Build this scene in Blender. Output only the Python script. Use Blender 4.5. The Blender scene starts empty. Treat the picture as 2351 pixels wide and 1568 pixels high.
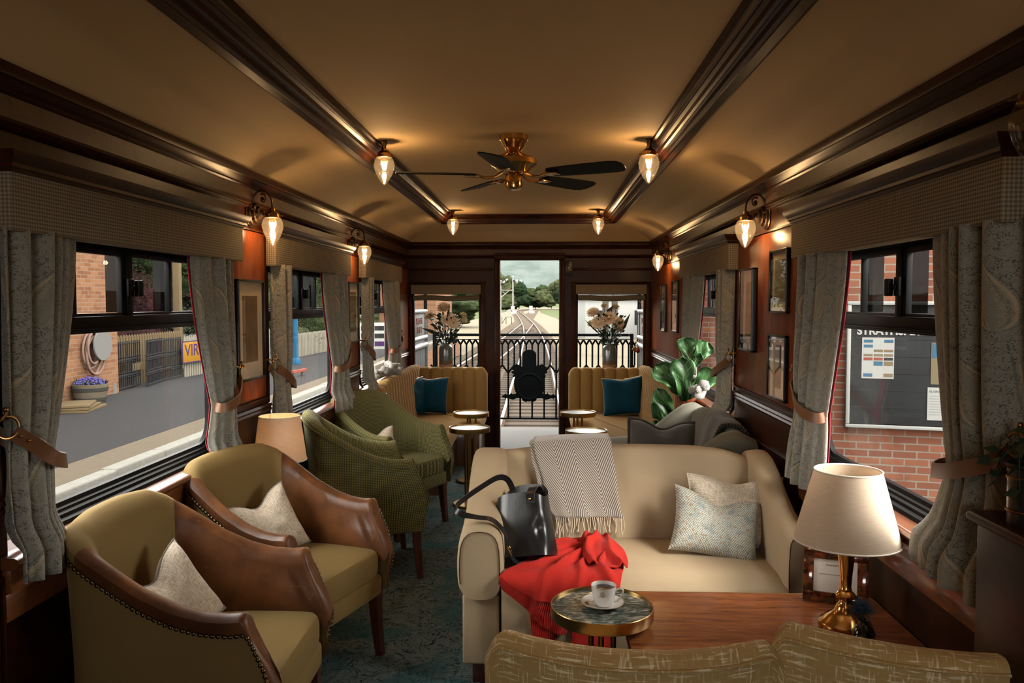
import bpy, bmesh, math, random
from mathutils import Vector, Matrix, noise as mnoise
PI = math.pi
RND = random.Random(11)
SC = bpy.context.scene
COL = SC.collection
# ------------------------------------------------------------------ camera
cam = bpy.data.cameras.new('camera'); cam.lens = 28; cam.sensor_width = 36
cam.clip_start = .05; cam.clip_end = 6000
CAM = bpy.data.objects.new('camera', cam); COL.objects.link(CAM)
CAM.location = (0, 0, 1.6)
CAM.rotation_euler = (PI/2 - math.radians(2.847), 0, math.radians(2.333))
SC.camera = CAM
# ------------------------------------------------------------------ sky, exposure
SC.view_settings.view_transform = 'Standard'
SC.view_settings.look = 'None'
SC.view_settings.gamma = 1
SC.view_settings.use_curve_mapping = False
SC.view_settings.exposure = 0.3
SKY = 11.0
W = bpy.data.worlds.new('overcast_sky'); SC.world = W; W.use_nodes = True
wn = W.node_tree; bgn = wn.nodes['Background']
wg = wn.nodes.new('ShaderNodeTexCoord'); ws = wn.nodes.new('ShaderNodeSeparateXYZ')
wr = wn.nodes.new('ShaderNodeValToRGB')
wn.links.new(wg.outputs['Generated'], ws.inputs[0]); wn.links.new(ws.outputs[2], wr.inputs[0])
wr.color_ramp.elements[0].position = 0; wr.color_ramp.elements[0].color = (.97, .93, .86, 1)
wr.color_ramp.elements[1].position = .8; wr.color_ramp.elements[1].color = (.93, .92, .88, 1)
wn.links.new(wr.outputs[0], bgn.inputs[0]); bgn.inputs[1].default_value = SKY
sl = bpy.data.lights.new('sun', 'SUN'); sl.energy = 7.5; sl.angle = math.radians(28); sl.color = (1, .95, .87)
SUN = bpy.data.objects.new('sun', sl); COL.objects.link(SUN)
SUN.rotation_euler = Vector((-.62, .50, -.54)).to_track_quat('-Z', 'Y').to_euler()
cy = SC.cycles
cy.use_denoising = True
cy.max_bounces = 7; cy.diffuse_bounces = 4; cy.glossy_bounces = 3; cy.transmission_bounces = 4
cy.transparent_max_bounces = 12; cy.caustics_reflective = False; cy.caustics_refractive = False
cy.sample_clamp_indirect = 6
BULB = 6.0            # watts of each little acorn lamp
WARM = (1, .64, .32)
XL, XR, XC, YE, YN = -1.48, 1.157, -.1615, 8.58, -2.0
HW = (XR-XL)/2
# ------------------------------------------------------------------ mesh helpers
def pmat(o):
    m = Matrix.Translation(o.location) @ o.rotation_euler.to_matrix().to_4x4()
    return pmat(o.parent) @ m if o.parent else m
class MB:
    def __init__(s): s.v = []; s.f = []; s.uv = []; s.mi = []
    def face(s, idx, uv=None, mi=0): s.f.append(tuple(idx)); s.uv.append(uv); s.mi.append(mi)
    def grid(s, P, nu, nv, cu=False, cv=False, uv=None, flip=False, mi=0):
        b = len(s.v)
        pts = [[Vector(P(i, j)) for j in range(nv)] for i in range(nu)]
        for r in pts: s.v.extend(r)
        if uv is None:
            us = [0.]; vs = [0.]
            mj = nv//2; m2 = nu//2
            for i in range(nu if cu else nu-1): us.append(us[-1]+(pts[(i+1) % nu][mj]-pts[i][mj]).length)
            for j in range(nv if cv else nv-1): vs.append(vs[-1]+(pts[m2][(j+1) % nv]-pts[m2][j]).length)
            uv = lambda i, j: (us[i], vs[j])
        for i in range(nu if cu else nu-1):
            for j in range(nv if cv else nv-1):
                i2, j2 = (i+1) % nu, (j+1) % nv
                q = [b+i*nv+j, b+i2*nv+j, b+i2*nv+j2, b+i*nv+j2]
                t = [uv(i, j), uv(i+1, j), uv(i+1, j+1), uv(i, j+1)]
                if flip: q.reverse(); t.reverse()
                s.face(q, t, mi)
        return b
    def bm(s, bm, M=None, mi=0):
        b = len(s.v); bm.verts.index_update()
        for v in bm.verts: s.v.append(M @ v.co if M else v.co.copy())
        for f in bm.faces: s.face([b+v.index for v in f.verts], None, mi)
        bm.free(); return s
    def box(s, x0, x1, y0, y1, z0, z1, bev=.004, seg=2, M=None, mi=0):
        bm = bmesh.new(); bmesh.ops.create_cube(bm, size=1)
        sx, sy, sz = abs(x1-x0), abs(y1-y0), abs(z1-z0)
        c = Vector(((x0+x1)/2, (y0+y1)/2, (z0+z1)/2))
        for v in bm.verts: v.co = Vector((v.co.x*sx, v.co.y*sy, v.co.z*sz)) + c
        bev = min(bev, .45*min(sx, sy, sz))
        if bev > 1e-5:
            bmesh.ops.bevel(bm, geom=list(bm.edges), offset=bev, segments=seg, affect='EDGES', profile=.5)
        return s.bm(bm, M, mi)
    def lathe(s, prof, seg=32, M=None, mi=0):
        M = M or Matrix()
        def P(i, j):
            r, z = prof[j]; a = 2*PI*i/seg
            return M @ Vector((r*math.cos(a), r*math.sin(a), z))
        s.grid(P, seg, len(prof), cu=True, mi=mi); return s
    def tube(s, pts, r, seg=8, closed=False, cap=True, mi=0):
        pts = [Vector(p) for p in pts]; n = len(pts)
        rr = r if callable(r) else (lambda k: r)
        fr = []; up = None
        for k in range(n):
            t = (pts[(k+1) % n]-pts[k-1]) if closed else (pts[min(k+1, n-1)]-pts[max(k-1, 0)])
            t = t.normalized() if t.length > 1e-9 else Vector((0, 0, 1))
            if up is None: up = Vector((0, 0, 1)) if abs(t.z) < .9 else Vector((1, 0, 0))
            a = t.cross(up)
            if a.length < 1e-6: a = t.orthogonal()
            a.normalize(); up = a.cross(t).normalized(); fr.append((a, up.copy()))
        def P(i, j):
            a, u = fr[i]; w = 2*PI*j/seg
            return pts[i]+(a*math.cos(w)+u*math.sin(w))*rr(i)
        b = s.grid(P, n, seg, cu=closed, cv=True, mi=mi)
        if cap and not closed:
            s.face([b+j for j in range(seg)][::-1], None, mi); s.face([b+(n-1)*seg+j for j in range(seg)], None, mi)
        return s
    def ribbon(s, pts, nrm, w, t, closed=False):
        """flat strap: pts centre line, nrm(k) wide direction, w width, t thickness"""
        pts = [Vector(p) for p in pts]; n = len(pts)
        def P(i, j):
            tg = ((pts[(i+1) % n]-pts[i-1]) if closed else (pts[min(i+1, n-1)]-pts[max(i-1, 0)])).normalized()
            a = Vector(nrm(i)); a = (a-tg*a.dot(tg)).normalized(); b = tg.cross(a)
            c = [(-1, -1), (1, -1), (1, 1), (-1, 1)][j]
            return pts[i]+a*(c[0]*w/2)+b*(c[1]*t/2)
        b = s.grid(P, n, 4, cu=closed, cv=True)
        if not closed: s.face([b, b+1, b+2, b+3][::-1]); s.face([b+(n-1)*4+k for k in range(4)])
        return s
    def prism(s, poly, d0, d1, M=None, mi=0):
        """2-D polygon (x,y) extruded in z from d0 to d1"""
        M = M or Matrix(); b = len(s.v); n = len(poly)
        for d in (d0, d1):
            for p in poly: s.v.append(M @ Vector((p[0], p[1], d)))
        s.face([b+k for k in range(n)][::-1], None, mi); s.face([b+n+k for k in range(n)], None, mi)
        for k in range(n): s.face([b+k, b+(k+1) % n, b+n+(k+1) % n, b+n+k], None, mi)
        return s
    def ico(s, c, r, sub=2, M=None, disp=None):
        bm = bmesh.new(); bmesh.ops.create_icosphere(bm, subdivisions=sub, radius=1)
        r = Vector(r) if hasattr(r, '__len__') else Vector((r, r, r))
        for v in bm.verts:
            k = disp(v.co) if disp else 1
            v.co = Vector(c)+Vector((v.co.x*r.x, v.co.y*r.y, v.co.z*r.z))*k
        return s.bm(bm, M)
    def sph(s, c, r, nu=16, nv=10):
        c = Vector(c); r = Vector(r) if hasattr(r, '__len__') else Vector((r, r, r))
        def P(i, j):
            a = 2*PI*i/nu; b = -PI/2+PI*j/(nv-1)
            return c+Vector((r.x*math.cos(a)*math.cos(b), r.y*math.sin(a)*math.cos(b), r.z*math.sin(b)))
        s.grid(P, nu, nv, cu=True); return s
    def build(s, name, m, parent=None, world=False, sharp=38, recalc=True, **props):
        me = bpy.data.meshes.new(name)
        vs = s.v
        if parent is not None and world:
            inv = pmat(parent).inverted()
            vs = [inv @ v for v in vs]
        me.from_pydata([tuple(v) for v in vs], [], s.f)
        for x in (m if isinstance(m, (list, tuple)) else [m]): me.materials.append(x)
        ul = me.uv_layers.new(name='UVMap')
        k = 0; data = []
        for fi, f in enumerate(s.f):
            uv = s.uv[fi]
            if uv is None:
                n = me.polygons[fi].normal; ax = max(range(3), key=lambda q: abs(n[q]))
                a, b = [(1, 2), (0, 2), (0, 1)][ax]
                uv = [(s.v[i][a], s.v[i][b]) for i in f]
            for t in uv: data.extend(t)
        ul.data.foreach_set('uv', data)
        me.polygons.foreach_set('material_index', s.mi)
        me.polygons.foreach_set('use_smooth', [True]*len(s.f))
        if recalc:
            bm = bmesh.new(); bm.from_mesh(me)
            bmesh.ops.remove_doubles(bm, verts=bm.verts, dist=1e-6)
            bmesh.ops.recalc_face_normals(bm, faces=bm.faces); bm.to_mesh(me); bm.free()
        try: me.set_sharp_from_angle(angle=math.radians(sharp))
        except Exception: pass
        o = bpy.data.objects.new(name, me); COL.objects.link(o)
        if parent is not None: o.parent = parent
        for a, b in props.items(): o[a] = b
        return o
def thing(name, label, cat, loc=(0, 0, 0), rz=0, group=None, kind=None):
    o = bpy.data.objects.new(name, None); COL.objects.link(o); o.empty_display_size = .1
    o.location = loc; o.rotation_euler = (0, 0, rz)
    return tag(o, label, cat, group, kind)
def tag(o, label=None, cat=None, group=None, kind=None):
    if label: o['label'] = label
    if cat: o['category'] = cat
    if group: o['group'] = group
    if kind: o['kind'] = kind
    return o
def struct(o): o['kind'] = 'structure'; return o
def sgroup(name):
    o = bpy.data.objects.new(name, None); COL.objects.link(o); o.empty_display_size = .1
    o['kind'] = 'structure'; return o
def dup(o, loc=None, rz=None, label=None, group=None):
    def cp(x, par):
        c = x.copy(); COL.objects.link(c)
        if par is not None: c.parent = par
        for ch in list(x.children): cp(ch, c)
        return c
    r = cp(o, None)
    if loc is not None: r.location = loc
    if rz is not None: r.rotation_euler = (0, 0, rz)
    if label: r['label'] = label
    if group: r['group'] = group
    return r
def bmt(loc, rx=0, ry=0, rz=0, s=1):
    return Matrix.Translation(loc) @ Matrix.Rotation(rz, 4, 'Z') @ Matrix.Rotation(ry, 4, 'Y') @ Matrix.Rotation(rx, 4, 'X') @ Matrix.Scale(s, 4)
def txt(body, size, M, m, parent, name='lettering', ex=.001, align='LEFT', sx=1, world=True, bold=0.):
    c = bpy.data.curves.new(name, 'FONT'); c.body = body; c.size = size; c.extrude = ex; c.offset = bold; c.align_x = align
    c.materials.append(m); o = bpy.data.objects.new(name, c); COL.objects.link(o)
    if parent is not None:
        if world: M = (Matrix.Translation(parent.location) @ parent.rotation_euler.to_matrix().to_4x4()).inverted() @ M
    bpy.context.view_layer.update()
    me = bpy.data.meshes.new_from_object(o.evaluated_get(bpy.context.evaluated_depsgraph_get())); bpy.data.objects.remove(o)
    me.name = name; q = bpy.data.objects.new(name, me); COL.objects.link(q)
    if parent is not None: q.parent = parent
    q.matrix_local = M @ Matrix.Diagonal((sx, 1, 1, 1)); return q
def lerp(a, b, t): return a+(b-a)*t
def sst(a, b, x):
    t = min(1, max(0, (x-a)/(b-a))); return t*t*(3-2*t)
def crom(P, n):
    """Catmull-Rom through points P, n samples"""
    P = [Vector(p) for p in P]; out = []; m = len(P)-1
    for k in range(n):
        t = k/(n-1)*m; i = min(int(t), m-1); f = t-i
        a, b, c, d = P[max(i-1, 0)], P[i], P[i+1], P[min(i+2, m)]
        out.append(.5*((2*b)+(c-a)*f+(2*a-5*b+4*c-d)*f*f+(3*b-a-3*c+d)*f**3))
    return out
def interp(tab, x):
    if x <= tab[0][0]: return tab[0][1]
    for (a, p), (b, q) in zip(tab, tab[1:]):
        if x <= b: return p+(q-p)*(x-a)/(b-a)
    return tab[-1][1]
def nz(x, y=0, z=0): return mnoise.noise(Vector((x, y, z)))
# ------------------------------------------------------------------ material helpers
class S:
    """a socket with arithmetic"""
    def __init__(s, nt, k): s.nt = nt; s.k = k
    def _m(s, op, b=None, c=None, rev=False):
        n = s.nt.nodes.new('ShaderNodeMath'); n.operation = op
        a = [s, b, c]
        if rev: a = [b, s, c]
        for i, x in enumerate(a):
            if x is None: continue
            if isinstance(x, S): s.nt.links.new(x.k, n.inputs[i])
            else: n.inputs[i].default_value = x
        return S(s.nt, n.outputs[0])
    def __add__(s, o): return s._m('ADD', o)
    __radd__ = __add__
    def __mul__(s, o): return s._m('MULTIPLY', o)
    __rmul__ = __mul__
    def __sub__(s, o): return s._m('SUBTRACT', o)
    def __rsub__(s, o): return s._m('SUBTRACT', o, rev=True)
    def __truediv__(s, o): return s._m('DIVIDE', o)
    def __lt__(s, o): return s._m('LESS_THAN', o)
    def __gt__(s, o): return s._m('GREATER_THAN', o)
    def f(s, op, b=None): return s._m(op, b)
    def abs(s): return s._m('ABSOLUTE')
    def fr(s): return s._m('FRACT')
    def fl(s): return s._m('FLOOR')
    def sin(s): return s._m('SINE')
    def sqrt(s): return s._m('SQRT')
    def clamp(s): return s._m('MAXIMUM', 0.)._m('MINIMUM', 1.)
    def sm(s, a, b):
        n = s.nt.nodes.new('ShaderNodeMapRange'); n.interpolation_type = 'SMOOTHSTEP'
        s.nt.links.new(s.k, n.inputs[0]); n.inputs[1].default_value = a; n.inputs[2].default_value = b
        return S(s.nt, n.outputs[0])
class Mt:
    def __init__(s, name):
        s.m = bpy.data.materials.new(name); s.m.use_nodes = True; s.nt = s.m.node_tree
        s.b = s.nt.nodes['Principled BSDF']; s.out = s.nt.nodes['Material Output']
    def N(s, t, **kw):
        n = s.nt.nodes.new('ShaderNode'+t)
        for k, v in kw.items():
            k = k.replace('_', ' ')
            if isinstance(v, S): s.nt.links.new(v.k, n.inputs[k])
            else: n.inputs[k].default_value = v
        return n
    def o(s, n, k=0): return S(s.nt, n.outputs[k])
    def obj(s): return s.o(s.N('TexCoord'), 'Object')
    def uvv(s): return s.o(s.N('TexCoord'), 'UV')
    def geo(s): return s.o(s.N('NewGeometry'), 'Position')
    def xyz(s, vec):
        n = s.nt.nodes.new('ShaderNodeSeparateXYZ'); s.nt.links.new(vec.k, n.inputs[0])
        return [S(s.nt, n.outputs[i]) for i in range(3)]
    def comb(s, x=0., y=0., z=0.):
        n = s.nt.nodes.new('ShaderNodeCombineXYZ')
        for i, v in enumerate((x, y, z)):
            if isinstance(v, S): s.nt.links.new(v.k, n.inputs[i])
            else: n.inputs[i].default_value = v
        return S(s.nt, n.outputs[0])
    def scl(s, vec, sc):
        n = s.nt.nodes.new('ShaderNodeMapping'); s.nt.links.new(vec.k, n.inputs[0])
        n.inputs[3].default_value = sc; return S(s.nt, n.outputs[0])
    def noise(s, vec, sc, det=3, dist=0., rough=.5):
        return s.o(s.N('TexNoise', Vector=vec, Scale=sc, Detail=det, Distortion=dist, Roughness=rough))
    def vor(s, vec, sc, feat='F1', out='Distance', rand=1.):
        n = s.N('TexVoronoi', Vector=vec, Scale=sc, Randomness=rand) if feat != 'EDGE' else s.nt.nodes.new('ShaderNodeTexVoronoi')
        if feat == 'EDGE':
            n.feature = 'DISTANCE_TO_EDGE'; s.nt.links.new(vec.k, n.inputs['Vector']); n.inputs['Scale'].default_value = sc
        return s.o(n, out)
    def mix(s, a, b, f):
        n = s.nt.nodes.new('ShaderNodeMix'); n.data_type = 'RGBA'
        for i, x in ((0, f), (6, a), (7, b)):
            if isinstance(x, S): s.nt.links.new(x.k, n.inputs[i])
            elif i == 0: n.inputs[0].default_value = x
            else: n.inputs[i].default_value = (*x[:3], 1)
        return S(s.nt, n.outputs[2])
    def col(s, c):
        if isinstance(c, S): s.nt.links.new(c.k, s.b.inputs['Base Color'])
        else: s.b.inputs['Base Color'].default_value = (*c, 1)
        return s
    def set(s, **kw):
        for k, v in kw.items():
            k = {'rough': 'Roughness', 'metal': 'Metallic', 'coat': 'Coat Weight', 'coatr': 'Coat Roughness', 'sheen': 'Sheen Weight',
                 'sheenr': 'Sheen Roughness', 'spec': 'Specular IOR Level', 'sheent': 'Sheen Tint', 'trans': 'Transmission Weight', 'alpha': 'Alpha', 'em': 'Emission Color', 'ems': 'Emission Strength'}[k]
            if isinstance(v, S): s.nt.links.new(v.k, s.b.inputs[k])
            elif isinstance(v, tuple): s.b.inputs[k].default_value = (*v, 1)
            else: s.b.inputs[k].default_value = v
        return s
    def bump(s, h, st=.3, d=.002):
        n = s.nt.nodes.new('ShaderNodeBump'); n.inputs['Strength'].default_value = st; n.inputs['Distance'].default_value = d
        s.nt.links.new(h.k, n.inputs['Height']); s.nt.links.new(n.outputs[0], s.b.inputs['Normal']); return s
def plain(name, c, rough=.5, metal=0, var=0, vs=8, bump=None, **kw):
    t = Mt(name); t.set(rough=rough, metal=metal, **kw)
    if var or bump: p = t.obj()
    if var: t.col(t.mix([x*(1-var) for x in c], [min(1, x*(1+var)) for x in c], t.noise(p, vs, 4)))
    else: t.col(c)
    if bump: t.bump(t.noise(p, bump[0], 3), bump[1], bump[2])
    return t.m
def wood(name, dark, light, sc=(1, 1, 8), rough=.3, coat=.6, spec=.5):
    t = Mt(name); p = t.scl(t.obj(), sc)
    n = t.noise(p, 6, 6, 1.2, .6); n2 = t.noise(p, 40, 3)
    f = (n*.75+n2*.3).sm(.3, .75)
    t.col(t.mix(dark, light, f)).set(rough=rough, coat=coat, coatr=.12, spec=spec)
    t.bump(n2, .05, .001)
    return t.m
def fabric(name, a, b, wv=.004, rough=.9, sheen=.3, st=.35, var=.12):
    """woven cloth: threads in u and v"""
    t = Mt(name); u, v, _ = t.xyz(t.uvv()); k = 2*PI/wv
    w = ((u*k).sin()*(v*k).sin())*.5+.5
    n = t.noise(t.uvv(), 7, 4)
    c = t.mix(a, b, (w*.6+n*.5).clamp())
    t.col(c).set(rough=rough, sheen=sheen*.4, sheenr=.4, spec=.08); t.bump(w, st, wv*.3)
    return t.m
M = {}
# woods
M['mahogany'] = wood('dark_mahogany', (.012, .0032, .0012), (.044, .0115, .0038), (.25, .25, .8), .32, .0, .14)
M['mahog_y'] = wood('dark_mahogany_trim', (.014, .0038, .0014), (.052, .0145, .0048), (1, .15, 1), .34, .0, .11)
M['frieze'] = wood('embossed_brown_frieze', (.030, .011, .004), (.075, .030, .011), (3, 2, 3), .40, .0, .25)
M['burl'] = wood('red_mahogany_panel', (.090, .018, .005), (.220, .055, .014), (2.2, 2.2, .5), .3, .0, .16)
M['tablewood'] = wood('polished_table_wood', (.170, .044, .014), (.400, .130, .042), (.5, 4, 1), .24, .5)
M['sillwood'] = wood('window_sill_wood', (.085, .024, .008), (.20, .065, .022), (3, .3, 3), .3, .6)
M['legwood'] = wood('chair_leg_wood', (.030, .006, .003), (.110, .022, .008), (3, 3, .4), .35, .4)
M['benchwood'] = wood('bench_base_wood', (.030, .011, .005), (.095, .036, .015), (2, 2, .5), .35, .4)
# ceiling
t = Mt('ceiling_cream'); p = t.obj()
n = t.noise(p, 2.2, 3); n2 = t.noise(p, 160, 2)
t.col(t.mix((.50, .36, .195), (.56, .41, .235), n)).set(rough=.75, spec=.3); t.bump(n2, .12, .002); M['ceiling'] = t.m
# carpet
t = Mt('teal_carpet'); p = t.obj()
n = t.noise(p, 3.0, 3); w = t.noise(p, 7, 3, 3.2); w2 = t.noise(p, 13, 2, 4.)
l1 = (w-.5).abs().sm(.004, .030); l2 = (w2-.5).abs().sm(.0, .035)
f = (l1*(l2*.55+.45)*(t.noise(p, 30, 3)*.8+.5)).clamp()
c = t.mix((.005, .018, .021), (.115, .145, .142), f); c = t.mix(c, (.011, .080, .095), (n.sm(.5, .62))*.55)
t.col(c).set(rough=1, sheen=.0, spec=.05); t.bump(t.noise(p, 300, 2), .6, .004); M['carpet'] = t.m
# upholstery
def velvet(name, c, hi, sheen=.5, var=.25):
    t = Mt(name); u = t.uvv(); n = t.noise(u, 5, 4); n2 = t.noise(u, 260, 2)
    t.col(t.mix([x*(1-var) for x in c], [x*(1+var) for x in c], n*.6+n2*.4)).set(rough=.85, sheen=sheen*.35, sheenr=.35, spec=.12)
    t.b.inputs['Sheen Tint'].default_value = (*hi, 1); t.bump(n2, .2, .001)
    return t.m
M['olive'] = velvet('olive_velvet', (.195, .128, .047), (.9, .75, .4), .35, .2)
M['teal'] = velvet('teal_velvet', (.003, .035, .060), (.1, .5, .7), .8, .3)
M['greyvelvet'] = velvet('grey_green_velvet', (.130, .122, .095), (.8, .8, .7), .5, .15)
t = Mt('brown_leather'); u = t.uvv(); p = t.obj()
n = t.noise(p, 7, 5); n2 = t.noise(p, 45, 4); n3 = t.noise(p, 220, 3)
c = t.mix((.062, .021, .007), (.165, .060, .019), n.sm(.3, .7)); c = t.mix(c, (.26, .115, .045), (n2.sm(.60, .8))*.5)
t.col(c).set(rough=.42, spec=.32); t.bump(n3*.6+n2, .12, .002); M['leather'] = t.m
def check(name, a, b, c, pch):
    t = Mt(name); u, v, _ = t.xyz(t.uvv())
    x = (u/pch).fr() < .5; y = (v/pch).fr() < .5
    cc = t.mix(t.mix(a, b, x), t.mix(b, c, x), y)
    n = t.noise(t.uvv(), 300, 2)
    t.col(t.mix(cc, [k*.6 for k in a], n*.35)).set(rough=.95, sheen=.03, spec=.05); t.bump(x+y, .3, .001)
    return t.m
M['hound'] = check('green_check_wool', (.255, .225, .095), (.085, .080, .030), (.012, .014, .007), .0095)
M['pelmet'] = check('pelmet_check_cloth', (.30, .24, .165), (.19, .155, .11), (.095, .078, .056), .011)
M['beige'] = fabric('beige_wool', (.325, .240, .150), (.435, .330, .210), .0032, .95, .06, .25)
# gold channel cord
t = Mt('gold_channel_cord'); u, v, _ = t.xyz(t.uvv()); p = t.uvv()
w = ((v*(2*PI/.0065)).sin())*.5+.5; n = t.noise(p, 40, 4); n2 = t.noise(t.scl(p, (60, 700, 1)), 1, 2)
t.col(t.mix((.150, .080, .021), (.345, .205, .066), (w*.45+n2*.5+n*.2).clamp())).set(rough=.9, sheen=.08, spec=.08); t.bump(w+n2, .45, .0018); M['cord'] = t.m
# gold brocade of the nearest chairs
t = Mt('gold_brocade_velvet'); p = t.uvv()
a = t.noise(t.scl(p, (16, 130, 1)), 1, 4, .5).sm(.53, .66); b = t.noise(t.scl(p, (130, 18, 1)), 1, 4, .5).sm(.55, .68)
n = t.noise(p, 9, 3).sm(.30, .58)
f = ((a+b*.8)*n).clamp()
t.col(t.mix((.52, .345, .135), (.95, .82, .55), f)).set(rough=.8, sheen=.1, spec=.1); t.bump(f, .2, .001); M['brocade'] = t.m
# tweeds
t = Mt('cream_tweed'); p = t.uvv(); a = t.noise(t.scl(p, (30, 330, 1)), 1, 3); b = t.noise(t.scl(p, (330, 30, 1)), 1, 3)
t.col(t.mix((.33, .24, .15), (.66, .58, .47), (a*.9+b*.9-.35).sm(.25, .8))).set(rough=.95, sheen=.2, spec=.15); t.bump(a+b, .5, .002); M['tweed'] = t.m
t = Mt('blue_feather_weave'); u, v, _ = t.xyz(t.uvv()); p = t.uvv()
z = ((u*(2*PI/.011)).sin()*.35+v/.013).fr(); n = t.noise(t.scl(p, (120, 60, 1)), 1, 3); g = t.noise(p, 14, 4)
c = t.mix((.56, .53, .43), (.085, .13, .145), z.sm(.35, .75)); c = t.mix(c, (.26, .14, .04), n.sm(.52, .66)*.9); c = t.mix(c, (.09, .15, .17), g.sm(.48, .68)*.55)
t.col(c).set(rough=.6, sheen=.2); t.bump(z, .25, .002); M['feather'] = t.m
# herringbone throw
t = Mt('herringbone_wool'); u, v, _ = t.xyz(t.uvv()); cw = .096
m = ((u/(2*cw)).fr()-.5).abs()*2*cw
h = ((m+v*.62)/.0112).fr(); s_ = (h-.5).abs().sm(.16, .30); n = t.noise(t.uvv(), 260, 3)
t.col(t.mix((.50, .44, .37), (.10, .080, .066), (s_*.9+n*.25-.1).clamp())).set(rough=1, sheen=.4, spec=.1); t.bump(h, .3, .002); M['herring'] = t.m
t = Mt('charcoal_herringbone'); u, v, _ = t.xyz(t.uvv())
m = ((u/.03).fr()-.5).abs()*.03; h = ((m+v)/.006).fr().sm(.3, .7)
t.col(t.mix((.040, .037, .034), (.085, .080, .074), h)).set(rough=1, sheen=.3, spec=.1); M['charcoal'] = t.m
M['fringe'] = fabric('cream_fringe_wool', (.45, .36, .26), (.62, .52, .40), .004, 1, .4)
t = Mt('red_knit'); u, v, _ = t.xyz(t.uvv()); n = t.noise(t.uvv(), 330, 3); g = t.noise(t.uvv(), 9, 3)
t.col(t.mix((.31, .014, .010), (.50, .034, .025), n*.6+g*.4)).set(rough=1, sheen=.04, spec=.03); t.bump(n, .5, .002); M['red'] = t.m
t = Mt('red_rib_knit'); u, v, _ = t.xyz(t.uvv()); r = ((u*(2*PI/.008)).sin())*.5+.5
t.col(t.mix((.20, .008, .006), (.47, .030, .022), r)).set(rough=1, sheen=.04, spec=.03); t.bump(r, .7, .004); M['redrib'] = t.m
# paisley curtain
def paisley(name):
    t = Mt(name); uv = t.uvv(); u, v, _ = t.xyz(uv)
    CW, CH = .23, .25
    row = (v/CH).fl(); a = ((u/CW)+row*.5).fr()-.5; b = (v/CH).fr()-.5
    px = a*CW; py = b*CH
    tt = ((py+.095)/.19); tc = tt.clamp()
    cx = tc*tc*.075-.02; w = (1.-tc)*tc.sqrt()*.118+.0008
    d = (px-cx).abs()/w; ins = (d < 1.)*(tt > 0.)*(tt < 1.)
    rim = (d > .82)*ins; ring = (d > .55)*(d < .72)*ins; core = (d < .3)*ins
    d2 = (px-cx).abs()-w; halo = (d2 > .006)*(d2 < .011)*(tt > 0.)*(tt < 1.)
    wp = t.N('VectorMath'); wp.operation = 'MULTIPLY_ADD'; t.nt.links.new(t.o(t.N('TexNoise', Vector=uv, Scale=60., Detail=2.), 1).k, wp.inputs[0]); wp.inputs[1].default_value = (.012, .012, 0); t.nt.links.new(uv.k, wp.inputs[2]); uw = S(t.nt, wp.outputs[0])
    sp = t.vor(uw, 260); fl = t.vor(uw, 95); nn = t.noise(uv, 120, 3, 3)
    speck = sp.sm(.52, .30)*(t.noise(uv, 45, 2).sm(.40, .58)); flower = fl.sm(.20, .10); veins = (nn-.5).abs().sm(.05, .02)
    base = t.mix((.285, .272, .235), (.235, .228, .200), t.noise(uv, 5, 3))
    c = t.mix(base, (.065, .070, .058), (speck*.95).clamp()); c = t.mix(c, (.09, .095, .075), (flower*.9+veins*.35).clamp())
    c = t.mix(c, (.36, .29, .19), ins*.35); c = t.mix(c, (.09, .09, .07), halo*.5); c = t.mix(c, (.48, .37, .23), rim*.55)
    c = t.mix(c, (.14, .14, .11), (ring*(sp.sm(.5, .3)+.25)).clamp()); c = t.mix(c, (.20, .20, .17), core*.6)
    t.col(c).set(rough=.95, sheen=.2, spec=.15); t.bump(t.noise(uv, 500, 2), .3, .001)
    return t.m
M['paisley'] = paisley('paisley_wool')
M['lining'] = fabric('crimson_lining', (.20, .016, .024), (.27, .025, .036), .003, .8, .0)
M['blindcloth'] = fabric('dark_blind_cloth', (.10, .09, .06), (.15, .13, .09), .006, .95, .1)
# leathers and metals
M['blackleather'] = plain('black_leather', (.010, .010, .011), .30, bump=(190, .2, .0015), spec=.5)
M['strap'] = plain('tan_strap_leather', (.150, .060, .024), .45, var=.25, vs=14, bump=(160, .15, .001))
M['strapdark'] = plain('dark_strap_leather', (.045, .020, .010), .42, var=.25, vs=14)
M['brass'] = plain('polished_brass', (.62, .36, .12), .18, 1)
M['brasstable'] = plain('table_brass', (.52, .32, .12), .28, 1, var=.12, vs=30)
M['brassdark'] = plain('aged_brass', (.30, .17, .06), .3, 1)
M['bronze'] = plain('dark_bronze', (.055, .032, .018), .3, .8)
M['nail'] = plain('bronze_nailheads', (.13, .10, .06), .28, 1)
M['rubber'] = plain('black_window_frame', (.004, .004, .0045), .45, spec=.06)
M['blackiron'] = plain('black_ironwork', (.002, .0025, .0025), .7, spec=.02)
M['blackwood'] = plain('black_picture_frame', (.006, .005, .005), .3)
M['steel'] = plain('spoon_steel', (.75, .68, .62), .15, 1)
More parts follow.
